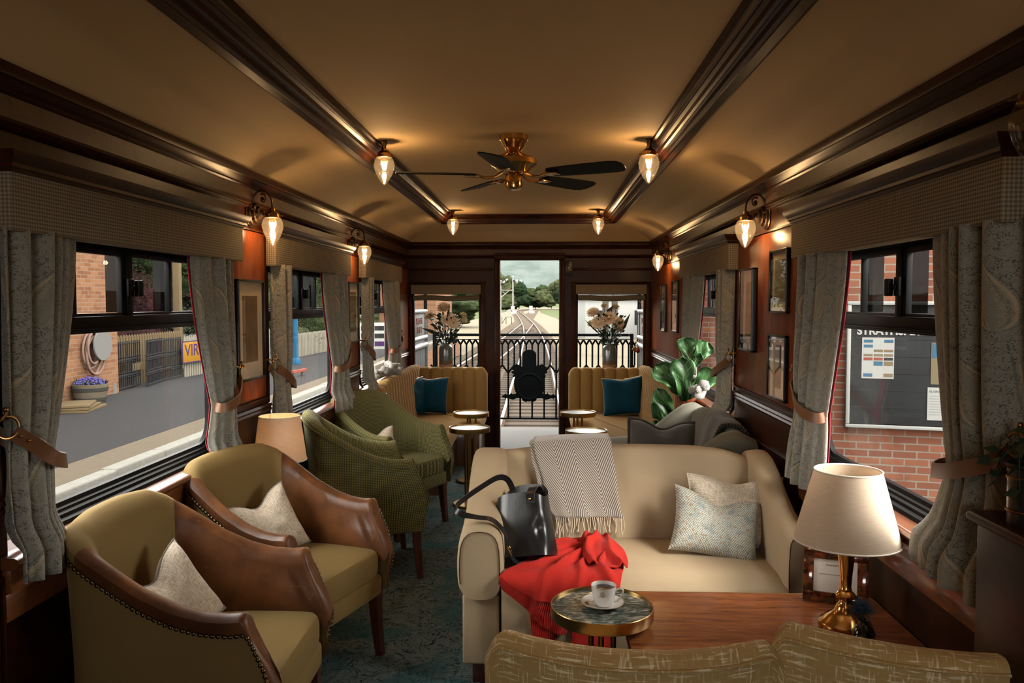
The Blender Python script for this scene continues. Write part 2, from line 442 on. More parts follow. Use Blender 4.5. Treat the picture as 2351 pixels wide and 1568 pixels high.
# glass
def glassy(name, tint, refl=.07, rough=0., extra=None):
    t = Mt(name); nt = t.nt; nt.nodes.remove(t.b)
    tr = nt.nodes.new('ShaderNodeBsdfTransparent'); tr.inputs[0].default_value = (*tint, 1)
    gl = nt.nodes.new('ShaderNodeBsdfGlossy'); gl.inputs['Roughness'].default_value = rough
    fr = nt.nodes.new('ShaderNodeFresnel'); fr.inputs[0].default_value = 1.45
    mx = nt.nodes.new('ShaderNodeMixShader')
    ge = nt.nodes.new('ShaderNodeNewGeometry')
    k = S(nt, fr.outputs[0])*(refl/.04)*(1.-S(nt, ge.outputs['Backfacing']))
    nt.links.new(k.clamp().k, mx.inputs[0]); nt.links.new(tr.outputs[0], mx.inputs[1]); nt.links.new(gl.outputs[0], mx.inputs[2])
    nt.links.new(mx.outputs[0], t.out.inputs[0]); return t.m
M['pane'] = glassy('window_glass', (.985, .99, .985), .010)
M['tint'] = glassy('tinted_vent_glass', (.20, .20, .20), .005, .0)
M['picglass'] = glassy('picture_glass', (.95, .95, .95), .045)
M['smoke'] = glassy('smoky_vase_glass', (.45, .52, .52), .08)
t = Mt('cut_globe_glass'); nt = t.nt; nt.nodes.remove(t.b)
u, v, _ = t.xyz(t.uvv()); q = 2*PI/.0085
cut = (((u+v)*q).sin()*((u-v)*q).sin())*.5+.5
tr = nt.nodes.new('ShaderNodeBsdfTransparent'); tr.inputs[0].default_value = (1, .93, .8, 1)
tl = nt.nodes.new('ShaderNodeBsdfTranslucent'); tl.inputs[0].default_value = (1, .9, .72, 1)
gl = nt.nodes.new('ShaderNodeBsdfGlossy'); gl.inputs['Roughness'].default_value = .12
a = nt.nodes.new('ShaderNodeMixShader'); b = nt.nodes.new('ShaderNodeMixShader')
nt.links.new((cut*.02+.005).k, a.inputs[0]); nt.links.new(tr.outputs[0], a.inputs[1]); nt.links.new(tl.outputs[0], a.inputs[2])
b.inputs[0].default_value = .08; nt.links.new(a.outputs[0], b.inputs[1]); nt.links.new(gl.outputs[0], b.inputs[2]); nt.links.new(b.outputs[0], t.out.inputs[0])
M['globe'] = t.m
t = Mt('lit_filament_bulb'); t.col((1, .8, .5)).set(em=(1, .74, .42), ems=30.); M['bulb'] = t.m
# lamp shade linen
t = Mt('linen_lampshade'); nt = t.nt; nt.nodes.remove(t.b); u = t.uvv()
n = t.noise(t.scl(u, (30, 500, 1)), 1, 4); c = t.mix((.55, .42, .30), (.80, .68, .55), n)
df = nt.nodes.new('ShaderNodeBsdfDiffuse'); tl = nt.nodes.new('ShaderNodeBsdfTranslucent'); mx = nt.nodes.new('ShaderNodeMixShader'); mx.inputs[0].default_value = .35
for x in (df, tl): nt.links.new(c.k, x.inputs[0])
nt.links.new(df.outputs[0], mx.inputs[1]); nt.links.new(tl.outputs[0], mx.inputs[2]); nt.links.new(mx.outputs[0], t.out.inputs[0]); M['shade'] = t.m
# small things
t = Mt('green_marble'); p = t.obj(); w = t.noise(t.scl(p, (1, 2.6, 1)), 16, 8, 1.5, .7); w2 = t.noise(p, 60, 5)
c = t.mix((.030, .045, .040), (.13, .16, .14), w.sm(.35, .6)); c = t.mix(c, (.42, .40, .33), (w+w2*.25-.12).sm(.52, .62))
t.col(c).set(rough=.1, spec=.5); M['marble'] = t.m
t = Mt('grey_marble'); p = t.obj(); w = t.noise(p, 30, 6)
t.col(t.mix((.16, .18, .19), (.36, .38, .38), w)).set(rough=.35, spec=.3); M['marblegrey'] = t.m
M['china'] = plain('white_china', (.80, .78, .74), .12, coat=.5, coatr=.05)
M['gilt'] = plain('gilt_line', (.36, .24, .11), .3, .6)
M['coffee'] = plain('black_coffee', (.020, .008, .004), .08)
M['paper'] = plain('cream_paper', (.72, .66, .58), .8)
M['mount'] = plain('picture_mount', (.66, .56, .42), .85)
M['print'] = plain('faded_print', (.22, .15, .085), .85, var=.4, vs=14)
M['ink'] = plain('dark_ink', (.03, .028, .025), .8)
t = Mt('tortoiseshell_lacquer'); p = t.obj(); n = t.noise(p, 40, 5, .6)
t.col(t.mix((.030, .007, .003), (.17, .035, .010), n.sm(.4, .7))).set(rough=.12, coat=.8); M['tortoise'] = t.m
t = Mt('leaf_green'); p = t.obj(); n = t.noise(p, 12, 3)
t.col(t.mix((.012, .045, .012), (.038, .100, .028), n)).set(rough=.40, spec=.35); M['leaf'] = t.m
M['vein'] = plain('leaf_vein', (.13, .21, .07), .5)
M['stem'] = plain('brown_stem', (.14, .075, .035), .7)
M['darkleaf'] = plain('bouquet_foliage', (.012, .028, .012), .6, var=.4, vs=20)
M['mum'] = plain('cream_petals', (.85, .72, .55), .8, var=.15, vs=30)
M['bud'] = plain('pale_green_buds', (.52, .46, .28), .8)
M['thistle'] = plain('blue_thistle', (.018, .046, .075), .7, var=.4, vs=60)
def ceramic(name, cols):
    t = Mt(name); x, y, z = t.xyz(t.obj()); n = t.noise(t.obj(), 20, 3)*.02
    zz = z+n; c = cols[0][1]
    for h, k in cols[1:]: c = t.mix(c, k, zz.sm(h-.004, h+.004))
    t.col(c).set(rough=.18, coat=.4); return t.m
M['vase'] = ceramic('banded_stoneware', [(0, (.12, .07, .04)), (.04, (.24, .14, .085)), (.10, (.11, .07, .05)), (.14, (.085, .105, .095))])
M['terracotta'] = plain('plant_pot', (.10, .07, .05), .6)
M['zinc'] = plain('dark_metal_planter', (.09, .08, .07), .35, .9)
M['rope'] = fabric('grey_knit_wool', (.16, .15, .135), (.30, .28, .26), .012, 1, .2, .7)
M['darkrope'] = fabric('dark_cord_trim', (.016, .014, .012), (.05, .045, .04), .01, 1, .3, .7)
# ------------------------------------------------------------------ the carriage
LWIN = [2.89, 4.98, 7.08]; RWIN = [2.78, 5.66]
GH = .71                                    # half the glass width
def wall(name, X, sg, wins):
    mb = MB(); T = sg*.11
    ys = [YN]
    for c in wins: ys += [c-GH-.07, c+GH+.07]
    ys.append(YE+.08)
    for a, b in zip(ys[::2], ys[1::2]): mb.box(X, X+T, a, b, 0, 2.62, 0)
    for c in wins:
        mb.box(X, X+T, c-GH-.07, c+GH+.07, 0, .893, 0); mb.box(X, X+T, c-GH-.07, c+GH+.07, 1.84, 2.62, 0)
    w = struct(mb.build(name, M['mahogany']))
    # panels, rails and sills
    for k, (a, b) in enumerate(zip(ys[::2], ys[1::2])):
        a2, b2 = a+.045, b-.045
        if b2-a2 < .1: continue
        for (z0, z1, m) in ((1.10, 1.955, 'burl'), (.30, .84, 'mahogany')):
            p = MB(); p.box(X-sg*.007, X+sg*.02, a2, b2, z0, z1, .006); p.build('panel', M[m], w)
            f = MB()
            R = [(a2, z0), (b2, z0), (b2, z1), (a2, z1)]
            def P(i, j):
                y, z = R[i]; cyy, cz = (a2+b2)/2, (z0+z1)/2
                d, x = [(.014, .002), (.012, .012), (.002, .014), (-.006, .008), (-.007, 0)][j]
                return (X-sg*x, y+math.copysign(d, y-cyy), z+math.copysign(d, z-cz))
            f.grid(P, 4, 5, cu=True); f.build('moulding', M['mahog_y'], w)
    prof = [(0, 1.015), (.012, 1.018), (.020, 1.03), (.014, 1.04), (.022, 1.05), (.016, 1.062), (0, 1.066)]
    for a, b in zip(ys[::2], ys[1::2]):
        r = MB(); r.grid(lambda i, j: (X-sg*prof[j][0], (a, b)[i], prof[j][1]), 2, len(prof)); r.build('dado_rail', M['mahog_y'], w)
    for c in wins:
        s = MB(); y0, y1 = c-GH-.10, c+GH+.10
        pr = [(-.02, .868), (.035, .868), (.046, .874), (.052, .884), (.048, .896), (.040, .901), (-.02, .901)]
        b = s.grid(lambda i, j: (X-sg*pr[j][0], (y0, y1)[i], pr[j][1]), 2, len(pr), cv=True)
        for q in (0, 1): s.face([b+q*len(pr)+j for j in range(len(pr))])
        s.box(X+sg*.0, X-sg*.028, y0, y1, .80, .868, .006); s.box(X, X-sg*.014, y0, y1, .72, .80, .004)
        s.build('sill', M['sillwood'], w)
    return w
REAR = []
WL = wall('wall_left', XL, -1, REAR+LWIN)
WR = wall('wall_right', XR, 1, REAR+RWIN)
def rrect(cy, cz, hy, z0, z1, r0, r1, d, n=8):
    """rounded rectangle loop in the y-z plane grown outward by d"""
    out = []
    y0, y1, za, zb = cy-hy-d, cy+hy+d, z0-d, z1+d
    for (yc, zc, r, a0) in ((y1, za, r0, -90), (y1, zb, r1, 0), (y0, zb, r1, 90), (y0, za, r0, 180)):
        r = max(.002, r+d); yy = yc-math.copysign(r, yc-cy); zz = zc-math.copysign(r, zc-(z0+z1)/2)
        for k in range(n+1):
            a = math.radians(a0+90*k/n); out.append((yy+r*math.cos(a), zz+r*math.sin(a)))
    return out
NWIN = 0
def portal(loc, rot, sx, sy):
    l = bpy.data.lights.new('daylight_portal', 'AREA'); l.shape = 'RECTANGLE'; l.size = sx; l.size_y = sy; l.energy = 1; l.cycles.is_portal = True
    o = bpy.data.objects.new('daylight_portal', l); COL.objects.link(o); o.location = loc; o.rotation_euler = rot
def window(X, sg, c, hd):
    global NWIN; NWIN += 1
    g = sgroup('window_%d' % NWIN); xp = X+sg*.08
    pf = [(-.004, -.006), (-.004, .014), (.010, .018), (.013, .028), (.022, .030), (.027, .040), (.038, .042), (.043, .056), (.056, .060), (.060, .080), (.064, .086), (.076, .085), (.079, .078)]
    loops = [rrect(c, 0, GH, .957, 1.785, .11, .05, d) for d, _ in pf]
    f = MB(); n = len(loops[0])
    f.grid(lambda i, j: (xp-sg*pf[j][1], loops[j][i][0], loops[j][i][1]), n, len(pf), cu=True)
    f.build('frame', M['rubber'], g)
    s = MB()
    s.box(xp-sg*-.012, xp-sg*.036, c-GH-.01, c+GH+.01, 1.494, 1.551, .004)
    s.box(xp-sg*.0, xp-sg*.046, c-GH, c+GH, 1.500, 1.512, .003)
    s.box(xp-sg*.004, xp-sg*.026, c-.052, c-.012, 1.545, 1.79, .004); s.box(xp-sg*.010, xp-sg*.034, c-.024, c+.014, 1.545, 1.79, .004)
    for q in (-.335, .335): s.box(xp, xp-sg*.022, c+q-.010, c+q+.010, 1.545, 1.79, .003)
    s.box(xp, xp-sg*.024, c-GH, c+GH, 1.765, 1.79, .003); s.box(xp, xp-sg*.024, c-GH, c+GH, 1.545, 1.561, .003)
    s.build('sash', M['rubber'], g)
    p = MB(); lp = rrect(c, 0, GH-.002, .959, 1.783, .108, .048, .001)
    p.prism([(q[0], q[1]) for q in lp], 0, .004, Matrix(((0, 0, 1, xp-sg*.0-.002), (1, 0, 0, 0), (0, 1, 0, 0), (0, 0, 0, 1))))
    p.build('pane', M['pane'], g)
    h = MB(); h.box(xp-sg*.034, xp-sg*.044, c-.036, c+.004, 1.620, 1.685, .003); h.box(xp-sg*.04, xp-sg*.062, c-.036+hd, c-.006+hd, 1.620, 1.68, .004)
    h.box(xp-sg*.036, xp-sg*.05, min(c-.02, c-.02+hd), max(c-.006, c-.006+hd), 1.64, 1.66, .002); h.build('handle', M['rubber'], g)
    for q in (.09, .46):
        d = MB(); d.box(xp+sg*.040, xp+sg*.115, c+q, c+q+.005, 1.56, 1.78, .001); d.build('vent_deflector', M['tint'], g)
        d = MB(); d.box(xp+sg*.036, xp+sg*.046, c+q-.006, c+q+.011, 1.555, 1.785, .002); d.build('vent_bracket', M['rubber'], g)
    portal((xp-sg*.005, c, 1.37), (0, sg*PI/2, 0), .84, 2*GH)
    return g
for c in LWIN+REAR: window(XL, -1, c, .045)
for c in RWIN+REAR: window(XR, 1, c, .045)
# floor, ceiling, near wall
mb = MB(); mb.box(XL-.11, XR+.11, YN, YE+.0, -.12, 0, 0); struct(mb.build('floor', M['carpet']))
def ring(prof, ztab=True, y0=YN, yinset=.68/.46):
    """nested rectangles: prof = (inset from the walls, z)"""
    def P(i, j):
        d, z = prof[j]
        x0, x1, ya, yb = XL+d, XR-d, y0+d*.5, YE-d*yinset
        return [(x0, ya, z), (x1, ya, z), (x1, yb, z), (x0, yb, z)][i]
    return P
# the cove is curved; the middle panel is nearly flat
cv = [(0, 2.213), (.03, 2.238), (.08, 2.272), (.15, 2.310), (.22, 2.338), (.30, 2.362), (.38, 2.378), (.46, 2.388), (.4605, 2.45), (.56, 2.452), (.68, 2.461), (.85, 2.470), (1.05, 2.477), (1.3, 2.480)]
mb = MB(); mb.grid(ring(cv), 4, len(cv), cu=True)
b = len(mb.v)-len(cv)*4; mb.face([b+k*len(cv)+len(cv)-1 for k in range(4)])
struct(mb.build('ceiling', M['ceiling'], recalc=False, sharp=25))
mb = MB(); mb.box(XL-.11, XR+.11, YN-.05, YE+.08, 2.56, 2.64, 0); struct(mb.build('roof', M['mahogany']))
bp = [(.452, 2.400), (.455, 2.374), (.470, 2.366), (.500, 2.372), (.512, 2.366), (.522, 2.372), (.524, 2.388), (.532, 2.392), (.540, 2.386), (.549, 2.392), (.551, 2.410), (.562, 2.420), (.570, 2.416), (.578, 2.424), (.582, 2.436), (.594, 2.440), (.598, 2.462)]
def beam_ring(i, j):
    d, z = bp[j]; y1 = YE-.68-(d-.46)
    return [(XL+d, YN+.3, z), (XL+d, y1, z), (XR-d, y1, z), (XR-d, YN+.3, z)][i]
mb = MB(); mb.grid(beam_ring, 4, len(bp)); struct(mb.build('trim_1', M['mahog_y'], sharp=30))
# cornice: crown, embossed frieze, lower bead
def wall_ring(prof):
    def P(i, j):
        d, z = prof[j]
        return [(XL+d, YN, z), (XL+d, YE-d, z), (XR-d, YE-d, z), (XR-d, YN, z)][i]
    return P
for k, (pf, m) in enumerate((([(0, 2.160), (.016, 2.163), (.024, 2.170), (.022, 2.178), (.034, 2.186), (.046, 2.200), (.054, 2.204), (.056, 2.216), (.05, 2.24)], 'mahog_y'),
                             ([(0, 2.098), (.014, 2.102), (.018, 2.162)], 'frieze'),
                             ([(0, 2.068), (.010, 2.070), (.020, 2.078), (.014, 2.084), (.024, 2.090), (.022, 2.100), (.012, 2.104)], 'mahog_y'))):
    mb = MB(); mb.grid(wall_ring(pf), 4, len(pf)); struct(mb.build('trim_%d' % (k+2), M[m], sharp=30))
# unseen wall behind us; its opening is added to light the near chairs
BW0, BW1, BZ0, BZ1 = -.60, .60, 1.40, 2.0
mb = MB()
for q in ((XL-.11, BW0, 0, 2.62), (BW1, XR+.11, 0, 2.62), (BW0, BW1, 0, BZ0), (BW0, BW1, BZ1, 2.62)): mb.box(q[0], q[1], YN-.08, YN, q[2], q[3], 0)
struct(mb.build('wall_back', M['mahogany']))
portal(((BW0+BW1)/2, YN-.04, (BZ0+BZ1)/2), (PI/2, 0, 0), BW1-BW0, BZ1-BZ0)
# end wall with doorway and two windows
DX0, DX1, DZ = -.478, .157, 2.047
EW = [(-1.432, -.688), (.338, 1.082)]; EZ0, EZ1 = .86, 1.70
mb = MB(); Y0, Y1 = YE, YE+.08
mb.box(XL-.11, XR+.11, Y0, Y1, DZ, 2.62, 0)
mb.box(XL-.11, EW[0][0], Y0, Y1, 0, DZ, 0); mb.box(EW[0][1], DX0, Y0, Y1, 0, DZ, 0); mb.box(DX1, EW[1][0], Y0, Y1, 0, DZ, 0); mb.box(EW[1][1], XR+.11, Y0, Y1, 0, DZ, 0)
for a, b in EW: mb.box(a, b, Y0, Y1, 0, EZ0, 0); mb.box(a, b, Y0, Y1, EZ1+.1, DZ, 0)
WEND = struct(mb.build('wall_end', M['mahogany']))
for a, b in EW:
    p = MB(); p.box(a-.06, b+.06, YE-.012, YE+.01, 1.80, 1.815, .005); p.box(a-.05, a-.005, YE-.010, YE+.01, .86, 1.80, .004); p.box(b+.005, b+.05, YE-.010, YE+.01, .86, 1.80, .004)
    p.build('window_casing', M['mahog_y'], WEND)
for x in (DX0-.060, DX1+.005):
    p = MB(); p.box(x, x+.055, YE-.022, YE+.02, 0, DZ, .008); p.build('door_jamb', M['mahog_y'], WEND)
p = MB(); p.box(DX0-.060, DX1+.060, YE-.022, YE+.02, DZ, DZ+.075, .008); p.build('door_head', M['mahog_y'], WEND)
for a, b in ((-1.46, DX0-.075), (DX1+.075, 1.14)): p = MB(); p.box(a, b, YE-.014, YE+.01, 1.935, 1.96, .006); p.build('rail', M['mahog_y'], WEND)
for k, (a, b) in enumerate(EW):
    g = sgroup('window_%d' % (8+k))
    f = MB()
    for (u, v, z0, z1) in ((a, a+.022, EZ0, EZ1), (b-.022, b, EZ0, EZ1), (a, b, EZ0, EZ0+.03), (a, b, EZ1-.02, EZ1+.1)): f.box(u, v, YE+.015, YE+.06, z0, z1, .004)
    f.build('frame', M['mahog_y'], g)
    f = MB(); f.box(a+.01, b-.01, YE+.035, YE+.039, EZ0+.01, EZ1, 0); f.build('pane', M['pane'], g)
    portal(((a+b)/2, YE+.03, 1.3), (-PI/2, 0, 0), b-a, .84)
portal(((DX0+DX1)/2, YE+.05, DZ/2), (-PI/2, 0, 0), DX1-DX0, DZ)
# ------------------------------------------------------------------ pelmets over the windows
def pelmet(X, sg, c, hw, label):
    o = thing('window_pelmet', label, 'pelmet', (X, c, 1.79), 0, 'checked pelmets over the windows')
    d = .066
    b = MB(); b.box(X, X-sg*d, c-hw, c+hw, 1.79, 1.95, .006); b.build('pelmet_box', M['pelmet'], o, world=True)
    pf = [(0, 1.946), (d+.004, 1.946), (d+.008, 1.955), (d+.014, 1.958), (d+.014, 1.968), (d+.022, 1.976), (d+.030, 1.990), (d+.032, 2.0), (0, 2.0)]
    k = MB()
    def P(i, j):
        e, z = pf[j]; y = [c-hw, c-hw, c+hw, c+hw][i]; ov = max(0, e-d)
        return (X if i in (0, 3) else X-sg*e, y+(-ov if i < 2 else ov), z)
    nb = k.grid(P, 4, len(pf)); k.build('pelmet_cap', M['mahog_y'], o, world=True, sharp=30)
    return o
pelmet(XL, -1, LWIN[0], .815, 'checked fabric pelmet over the nearest window on the left wall')
pelmet(XL, -1, LWIN[1], .815, 'checked fabric pelmet over the middle window on the left wall')
pelmet(XL, -1, LWIN[2], .80, 'checked fabric pelmet over the farthest left window, beside the end wall')
pelmet(XR, 1, RWIN[0], .815, 'checked fabric pelmet over the large near window on the right wall')
pelmet(XR, 1, RWIN[1], .86, 'checked fabric pelmet over the far right window behind the leafy plant')
for k, (a, b) in enumerate(EW):
    s = ['left', 'right'][k]
    o = thing('window_blind', 'rolled dark blind over the end window to the %s of the doorway' % s, 'blind', ((a+b)/2, YE, 1.61), 0, 'blinds over the end windows')
    m = MB(); m.box(a-.005, b+.005, YE-.045, YE-.008, 1.682, 1.785, .005); m.build('fascia', M['pelmet'], o, world=True)
    m = MB(); m.tube([(lerp(a+.02, b-.01, q/6), YE-.022, 1.640+.006*math.sin(q*1.3+k)) for q in range(7)], .030, 10); m.build('rolled_cloth', M['blindcloth'], o, world=True)
# ------------------------------------------------------------------ curtains and tiebacks
def curtain(X, sg, yo, yi, label, tiew=.20, tz=1.15, bz=.845, flare=.75, out=0., thick=1., seed=0, group='paisley window curtains'):
    """yo: edge away from the glass; yi: edge at the glass"""
    o = thing('curtain', label, 'curtain', (X, (yo+yi)/2, bz), 0, group)
    r = random.Random(seed); nf = 5; ph = r.random()*6
    dr = 1 if yi > yo else -1; Wd = abs(yi-yo)
    nu, nv = 46, 36
    def width(z):
        if z > tz: t = (1.80-z)/(1.80-tz); return lerp(Wd, tiew, t**1.6*(1.2-.2*t))
        t = (tz-z)/(tz-bz); return lerp(tiew, Wd*flare, sst(0, 1, t)**.8)
    def P(i, j, off=0.):
        u = i/(nu-1); z = lerp(1.80, bz, j/(nv-1)); w = width(z)
        g = w/Wd; tie = math.exp(-((z-tz)/.10)**2)
        cen = yo+dr*.03 + (0 if z > tz else 0)
        y = cen+dr*w*u
        warp = u+.05*math.sin(u*7+ph)
        a = (.024+.008*(1-g))*(1.15-.85*sst(.50, .74, u))*(.85+.25*math.sin(3*u+ph))*(1-.5*tie)
        s_ = math.sin(2*PI*nf*warp+ph+.6*math.sin(z*2+seed))
        bulge = .050*max(0, math.sin(PI*u))**.8*(.75+.5*(1-g))*thick
        x = .024+thick*a*(abs(s_)**.75*math.copysign(1, s_))+bulge+off
        x += out*sst(tz, bz, z)*(.5+.5*u)+.034*sst(1.0, .905, z)*(1-sst(0, .05, out))
        if z < .93: x = max(x, .064)
        return (X-sg*max(.012, x), y, z)
    m = MB(); m.grid(lambda i, j: P(i, j), nu, nv, uv=lambda i, j: (i/(nu-1)*Wd*1.3+seed*.13, lerp(1.80, bz, j/(nv-1))))
    f = m.build('curtain_cloth', M['paisley'], o, world=True, recalc=False, sharp=80)
    sm = f.modifiers.new('cloth_thickness', 'SOLIDIFY'); sm.thickness = .004
    l = MB(); n2 = 12
    def Q(i, j):
        z = lerp(1.79, bz+.01, j/(nv-1)); u = .90+.10*i/(n2-1); w = width(z)
        y = yo+dr*.03+dr*w*u+dr*lerp(.002, .012, sst(1.1, 1.75, z))*(i/(n2-1)); return (X-sg*max(.014, (X-P(nu-1, j)[0])*sg-.010), y, z)
    l.grid(Q, n2, nv); q = l.build('lining', M['lining'], f, world=True, recalc=False, sharp=80)
    sm = q.modifiers.new('cloth_thickness', 'SOLIDIFY'); sm.thickness = .003
    # leather tieback: strap, ring, studs, wall hook
    o2 = thing('curtain_tieback', label.replace('grey-beige paisley curtain', 'leather tieback with brass ring, curtain'), 'tieback', (X, yo, tz+.1), 0, 'leather curtain tiebacks')
    y0 = yo-dr*.012; ye = yo+dr*(.030+tiew)
    hz = tz+.125
    pts = [(X-sg*.052, y0+dr*.045, hz-.028), (X-sg*.078, y0+dr*.09, tz+.060), (X-sg*.098, lerp(yo, ye, .55), tz+.012), (X-sg*.088, lerp(yo, ye, .85), tz-.012), (X-sg*.058, ye, tz-.015), (X-sg*.022, ye-dr*.03, tz+.0), (X-sg*.008, lerp(yo, ye, .5), tz+.04), (X-sg*.008, y0+dr*.03, hz-.02)]
    pp = crom(pts, 40)
    s_ = MB(); s_.ribbon(pp, lambda k: (0, -dr*.45 if k < 12 else -dr*.15, 1), .042, .005); sp_ = s_.build('strap', M['strap'], o2, world=True, sharp=50)
    rg = MB(); cc = Vector((X-sg*.048, y0+dr*.026, hz-.010))
    rg.tube([cc+Vector((-sg*.010*math.sin(a)*.0, math.cos(a)*.030*dr, math.sin(a)*.030))+Vector((-sg*.012*math.cos(a), 0, 0)) for a in [2*PI*k/24 for k in range(24)]], .0035, 8, closed=True)
    rg.build('ring', M['brassdark'], o2, world=True)
    for q in (0, 1):
        st = MB(); st.sph(pp[2+2*q]+Vector((-sg*.004, 0, 0)), .0055, 10, 8); st.build('stud', M['brassdark'], sp_, world=True)
    hk = MB(); hk.tube(crom([(X, y0-dr*.006, hz+.02), (X-sg*.035, y0-dr*.004, hz+.016), (X-sg*.046, y0, hz+.012), (X-sg*.056, y0+dr*.01, hz+.026), (X-sg*.056, y0+dr*.012, hz+.036)], 14), .005, 8)
    hk.sph((X-sg*.056, y0+dr*.012, hz+.040), .008, 12, 8); hk.sph((X-sg*.050, y0-dr*.022, hz+.02), .008, 10, 8); hk.tube([(X-sg*.050, y0, hz+.014), (X-sg*.050, y0-dr*.022, hz+.02)], .004, 6)
    hk.build('hook', M['brassdark'], o2, world=True)
    return o
cu = 'grey-beige paisley curtain '
curtain(XL, -1, LWIN[0]-.85, LWIN[0]-.85+.35, cu+"at the photo's left edge, by the nearest window", seed=1, tiew=.21, bz=.835, flare=.58, thick=.7)
curtain(XL, -1, LWIN[0]+.80, LWIN[0]+.80-.42, cu+'right of the nearest left window, above lit shade', seed=2, tiew=.24, thick=.75)
curtain(XL, -1, LWIN[1]-.80, LWIN[1]-.80+.29, cu+'left of the middle window on the left wall', seed=3, tiew=.23)
curtain(XL, -1, LWIN[1]+.80, LWIN[1]+.80-.56, cu+'right of the middle window on the left wall', seed=4, tiew=.34)
curtain(XL, -1, LWIN[2]-.78, LWIN[2]-.78+.36, cu+'left of the farthest window on the left wall', seed=5, tiew=.22)
curtain(XL, -1, LWIN[2]+.84, LWIN[2]+.84-.74, cu+'right of the farthest left window, beside end wall', seed=6, tiew=.46)
curtain(XR, 1, RWIN[0]-.90, RWIN[0]-.90+.47, cu+"right of the large right window, near photo's edge", seed=7, tiew=.36, flare=1.05)
curtain(XR, 1, RWIN[0]+.80, RWIN[0]+.80-.52, cu+'left of the large right window, touching beige sofa', seed=8, tiew=.34, out=.06, flare=.95)
curtain(XR, 1, RWIN[1]-.84, RWIN[1]-.84+.44, cu+'right of the leafy plant, right wall', seed=9, tiew=.36)
curtain(XR, 1, RWIN[1]+.84, RWIN[1]+.84-.78, cu+'behind the leafy plant, right wall', seed=10, tiew=.52)
# ------------------------------------------------------------------ lamps
GP = [(.006, -.062), (.012, -.056), (.022, -.040), (.032, -.020), (.038, 0), (.0395, .012), (.037, .026), (.030, .040), (.024, .046)]
def globe_parts(o, c, sc=1.34, pw=1., lit=True):
    """acorn globe, bulb, gallery hanging at c (world)"""
    Mx = Matrix.Translation(c) @ Matrix.Scale(sc, 4)
    g = MB(); prof = [(0.0005, -.066)]+GP
    g.lathe(prof, 28, Mx); g.build('glass_globe', M['globe'], o, world=True, sharp=80)
    b = MB(); b.sph(c+Vector((0, 0, .004)), (.0085*sc, .0085*sc, .0125*sc), 12, 10); b.build('bulb', M['bulb'] if lit else M['china'], o, world=True)
    k = MB(); k.lathe([(.001, .078), (.010, .076), (.012, .066), (.020, .062), (.026, .056), (.027, .046), (.0285, .044), (.0285, .040), (.024, .038), (.010, .038), (.010, .024), (.001, .022)], 24, Mx)
    for q in range(3):
        a = q*2*PI/3+.5; k.tube([Mx @ Vector((.026*math.cos(a), .026*math.sin(a), .050)), Mx @ Vector((.040*math.cos(a), .040*math.sin(a), .050))], .003*sc, 6)
    k.build('gallery', M['brassdark'], o, world=True)
    if not lit: return
    l = bpy.data.lights.new('bulb_light', 'POINT'); l.energy = BULB*pw; l.color = WARM; l.shadow_soft_size = .020
    lo = bpy.data.objects.new('bulb_light', l); COL.objects.link(lo); lo.location = Vector(c)-Vector(o.location)+Vector((0, 0, .004)); lo.parent = o
def sconce(X, sg, y, label, lit=True):
    zb = 2.045; o = thing('wall_sconce', label, 'wall lamp', (X, y, zb), 0, 'globe lamps on the walls')
    Mx = Matrix.Translation((X, y, zb)) @ Matrix.Rotation(-sg*PI/2, 4, 'Y')
    b = MB()
    def P(i, j):
        r, z = [(.072, 0), (.074, .006), (.066, .010), (.062, .018), (.050, .022), (.047, .034), (.036, .038), (.032, .050), (.020, .054), (.016, .066), (.001, .070)][j]
        a = 2*PI*i/48
        if j in (4, 5, 6): r *= 1+.05*math.cos(a*16)
        return Mx @ Vector((r*math.cos(a), r*math.sin(a), z))
    b.grid(P, 48, 11, cu=True); b.build('backplate', M['bronze'], o, world=True)
    c = Vector((X-sg*.112, y, 1.968))
    a = MB(); pts = [(X-sg*.012, y, zb+.05), (X-sg*.018, y, zb+.085), (X-sg*.045, y, zb+.112), (X-sg*.080, y, zb+.108), (X-sg*.106, y, zb+.075), (X-sg*.112, y, zb+.03), c+Vector((0, 0, .102))]
    a.tube(crom(pts, 30), .0048, 8)
    sp = [(X-sg*(.064+.020*(1-k/26)*math.cos(2.2-k*.36)), y, zb+.072+.026*(1-k/26)*math.sin(2.2-k*.36)) for k in range(26)]
    a.tube(crom([(X-sg*.03, y, zb+.098)], 1)+[Vector(p) for p in sp] if False else [Vector(p) for p in sp], .0036, 8); a.sph((X-sg*.064, y, zb+.072), .009, 10, 8)
    a.build('scroll_arm', M['bronze'], o, world=True)
    globe_parts(o, c, lit=lit)
sconce(XL, -1, 3.98, 'lit globe lamp on the left wall, nearer one between two windows')
sconce(XL, -1, 6.03, 'lit globe lamp on the left wall, farther one near the end wall')
sconce(XR, 1, 4.22, 'lit globe lamp on the right wall above the framed pictures')
sconce(XR, 1, 7.42, 'small far lit globe lamp on the right wall near the end wall')
sconce(XR, 1, 1.76, 'unlit globe lamp cut off by the right edge of the photo', False)
def ceiling_lamp(x, y, label, pw=1.):
    z = 2.466; o = thing('ceiling_lamp', label, 'ceiling lamp', (x, y, z), 0, 'globe lamps on the ceiling')
    p = MB(); Mx = Matrix.Translation((x, y, z-.004))
    p.lathe([(.001, .004), (.058, .004), (.056, -.004), (.020, -.010), (.012, -.026), (.010, -.045), (.001, -.046)], 32, Mx); p.build('mount', M['brassdark'], o, world=True)
    globe_parts(o, Vector((x, y, z-.150)), 1.40, pw)
ceiling_lamp(-.86, 4.28, 'lit globe lamp on the ceiling left of the fan')
ceiling_lamp(.55, 4.28, 'lit globe lamp on the ceiling right of the fan')
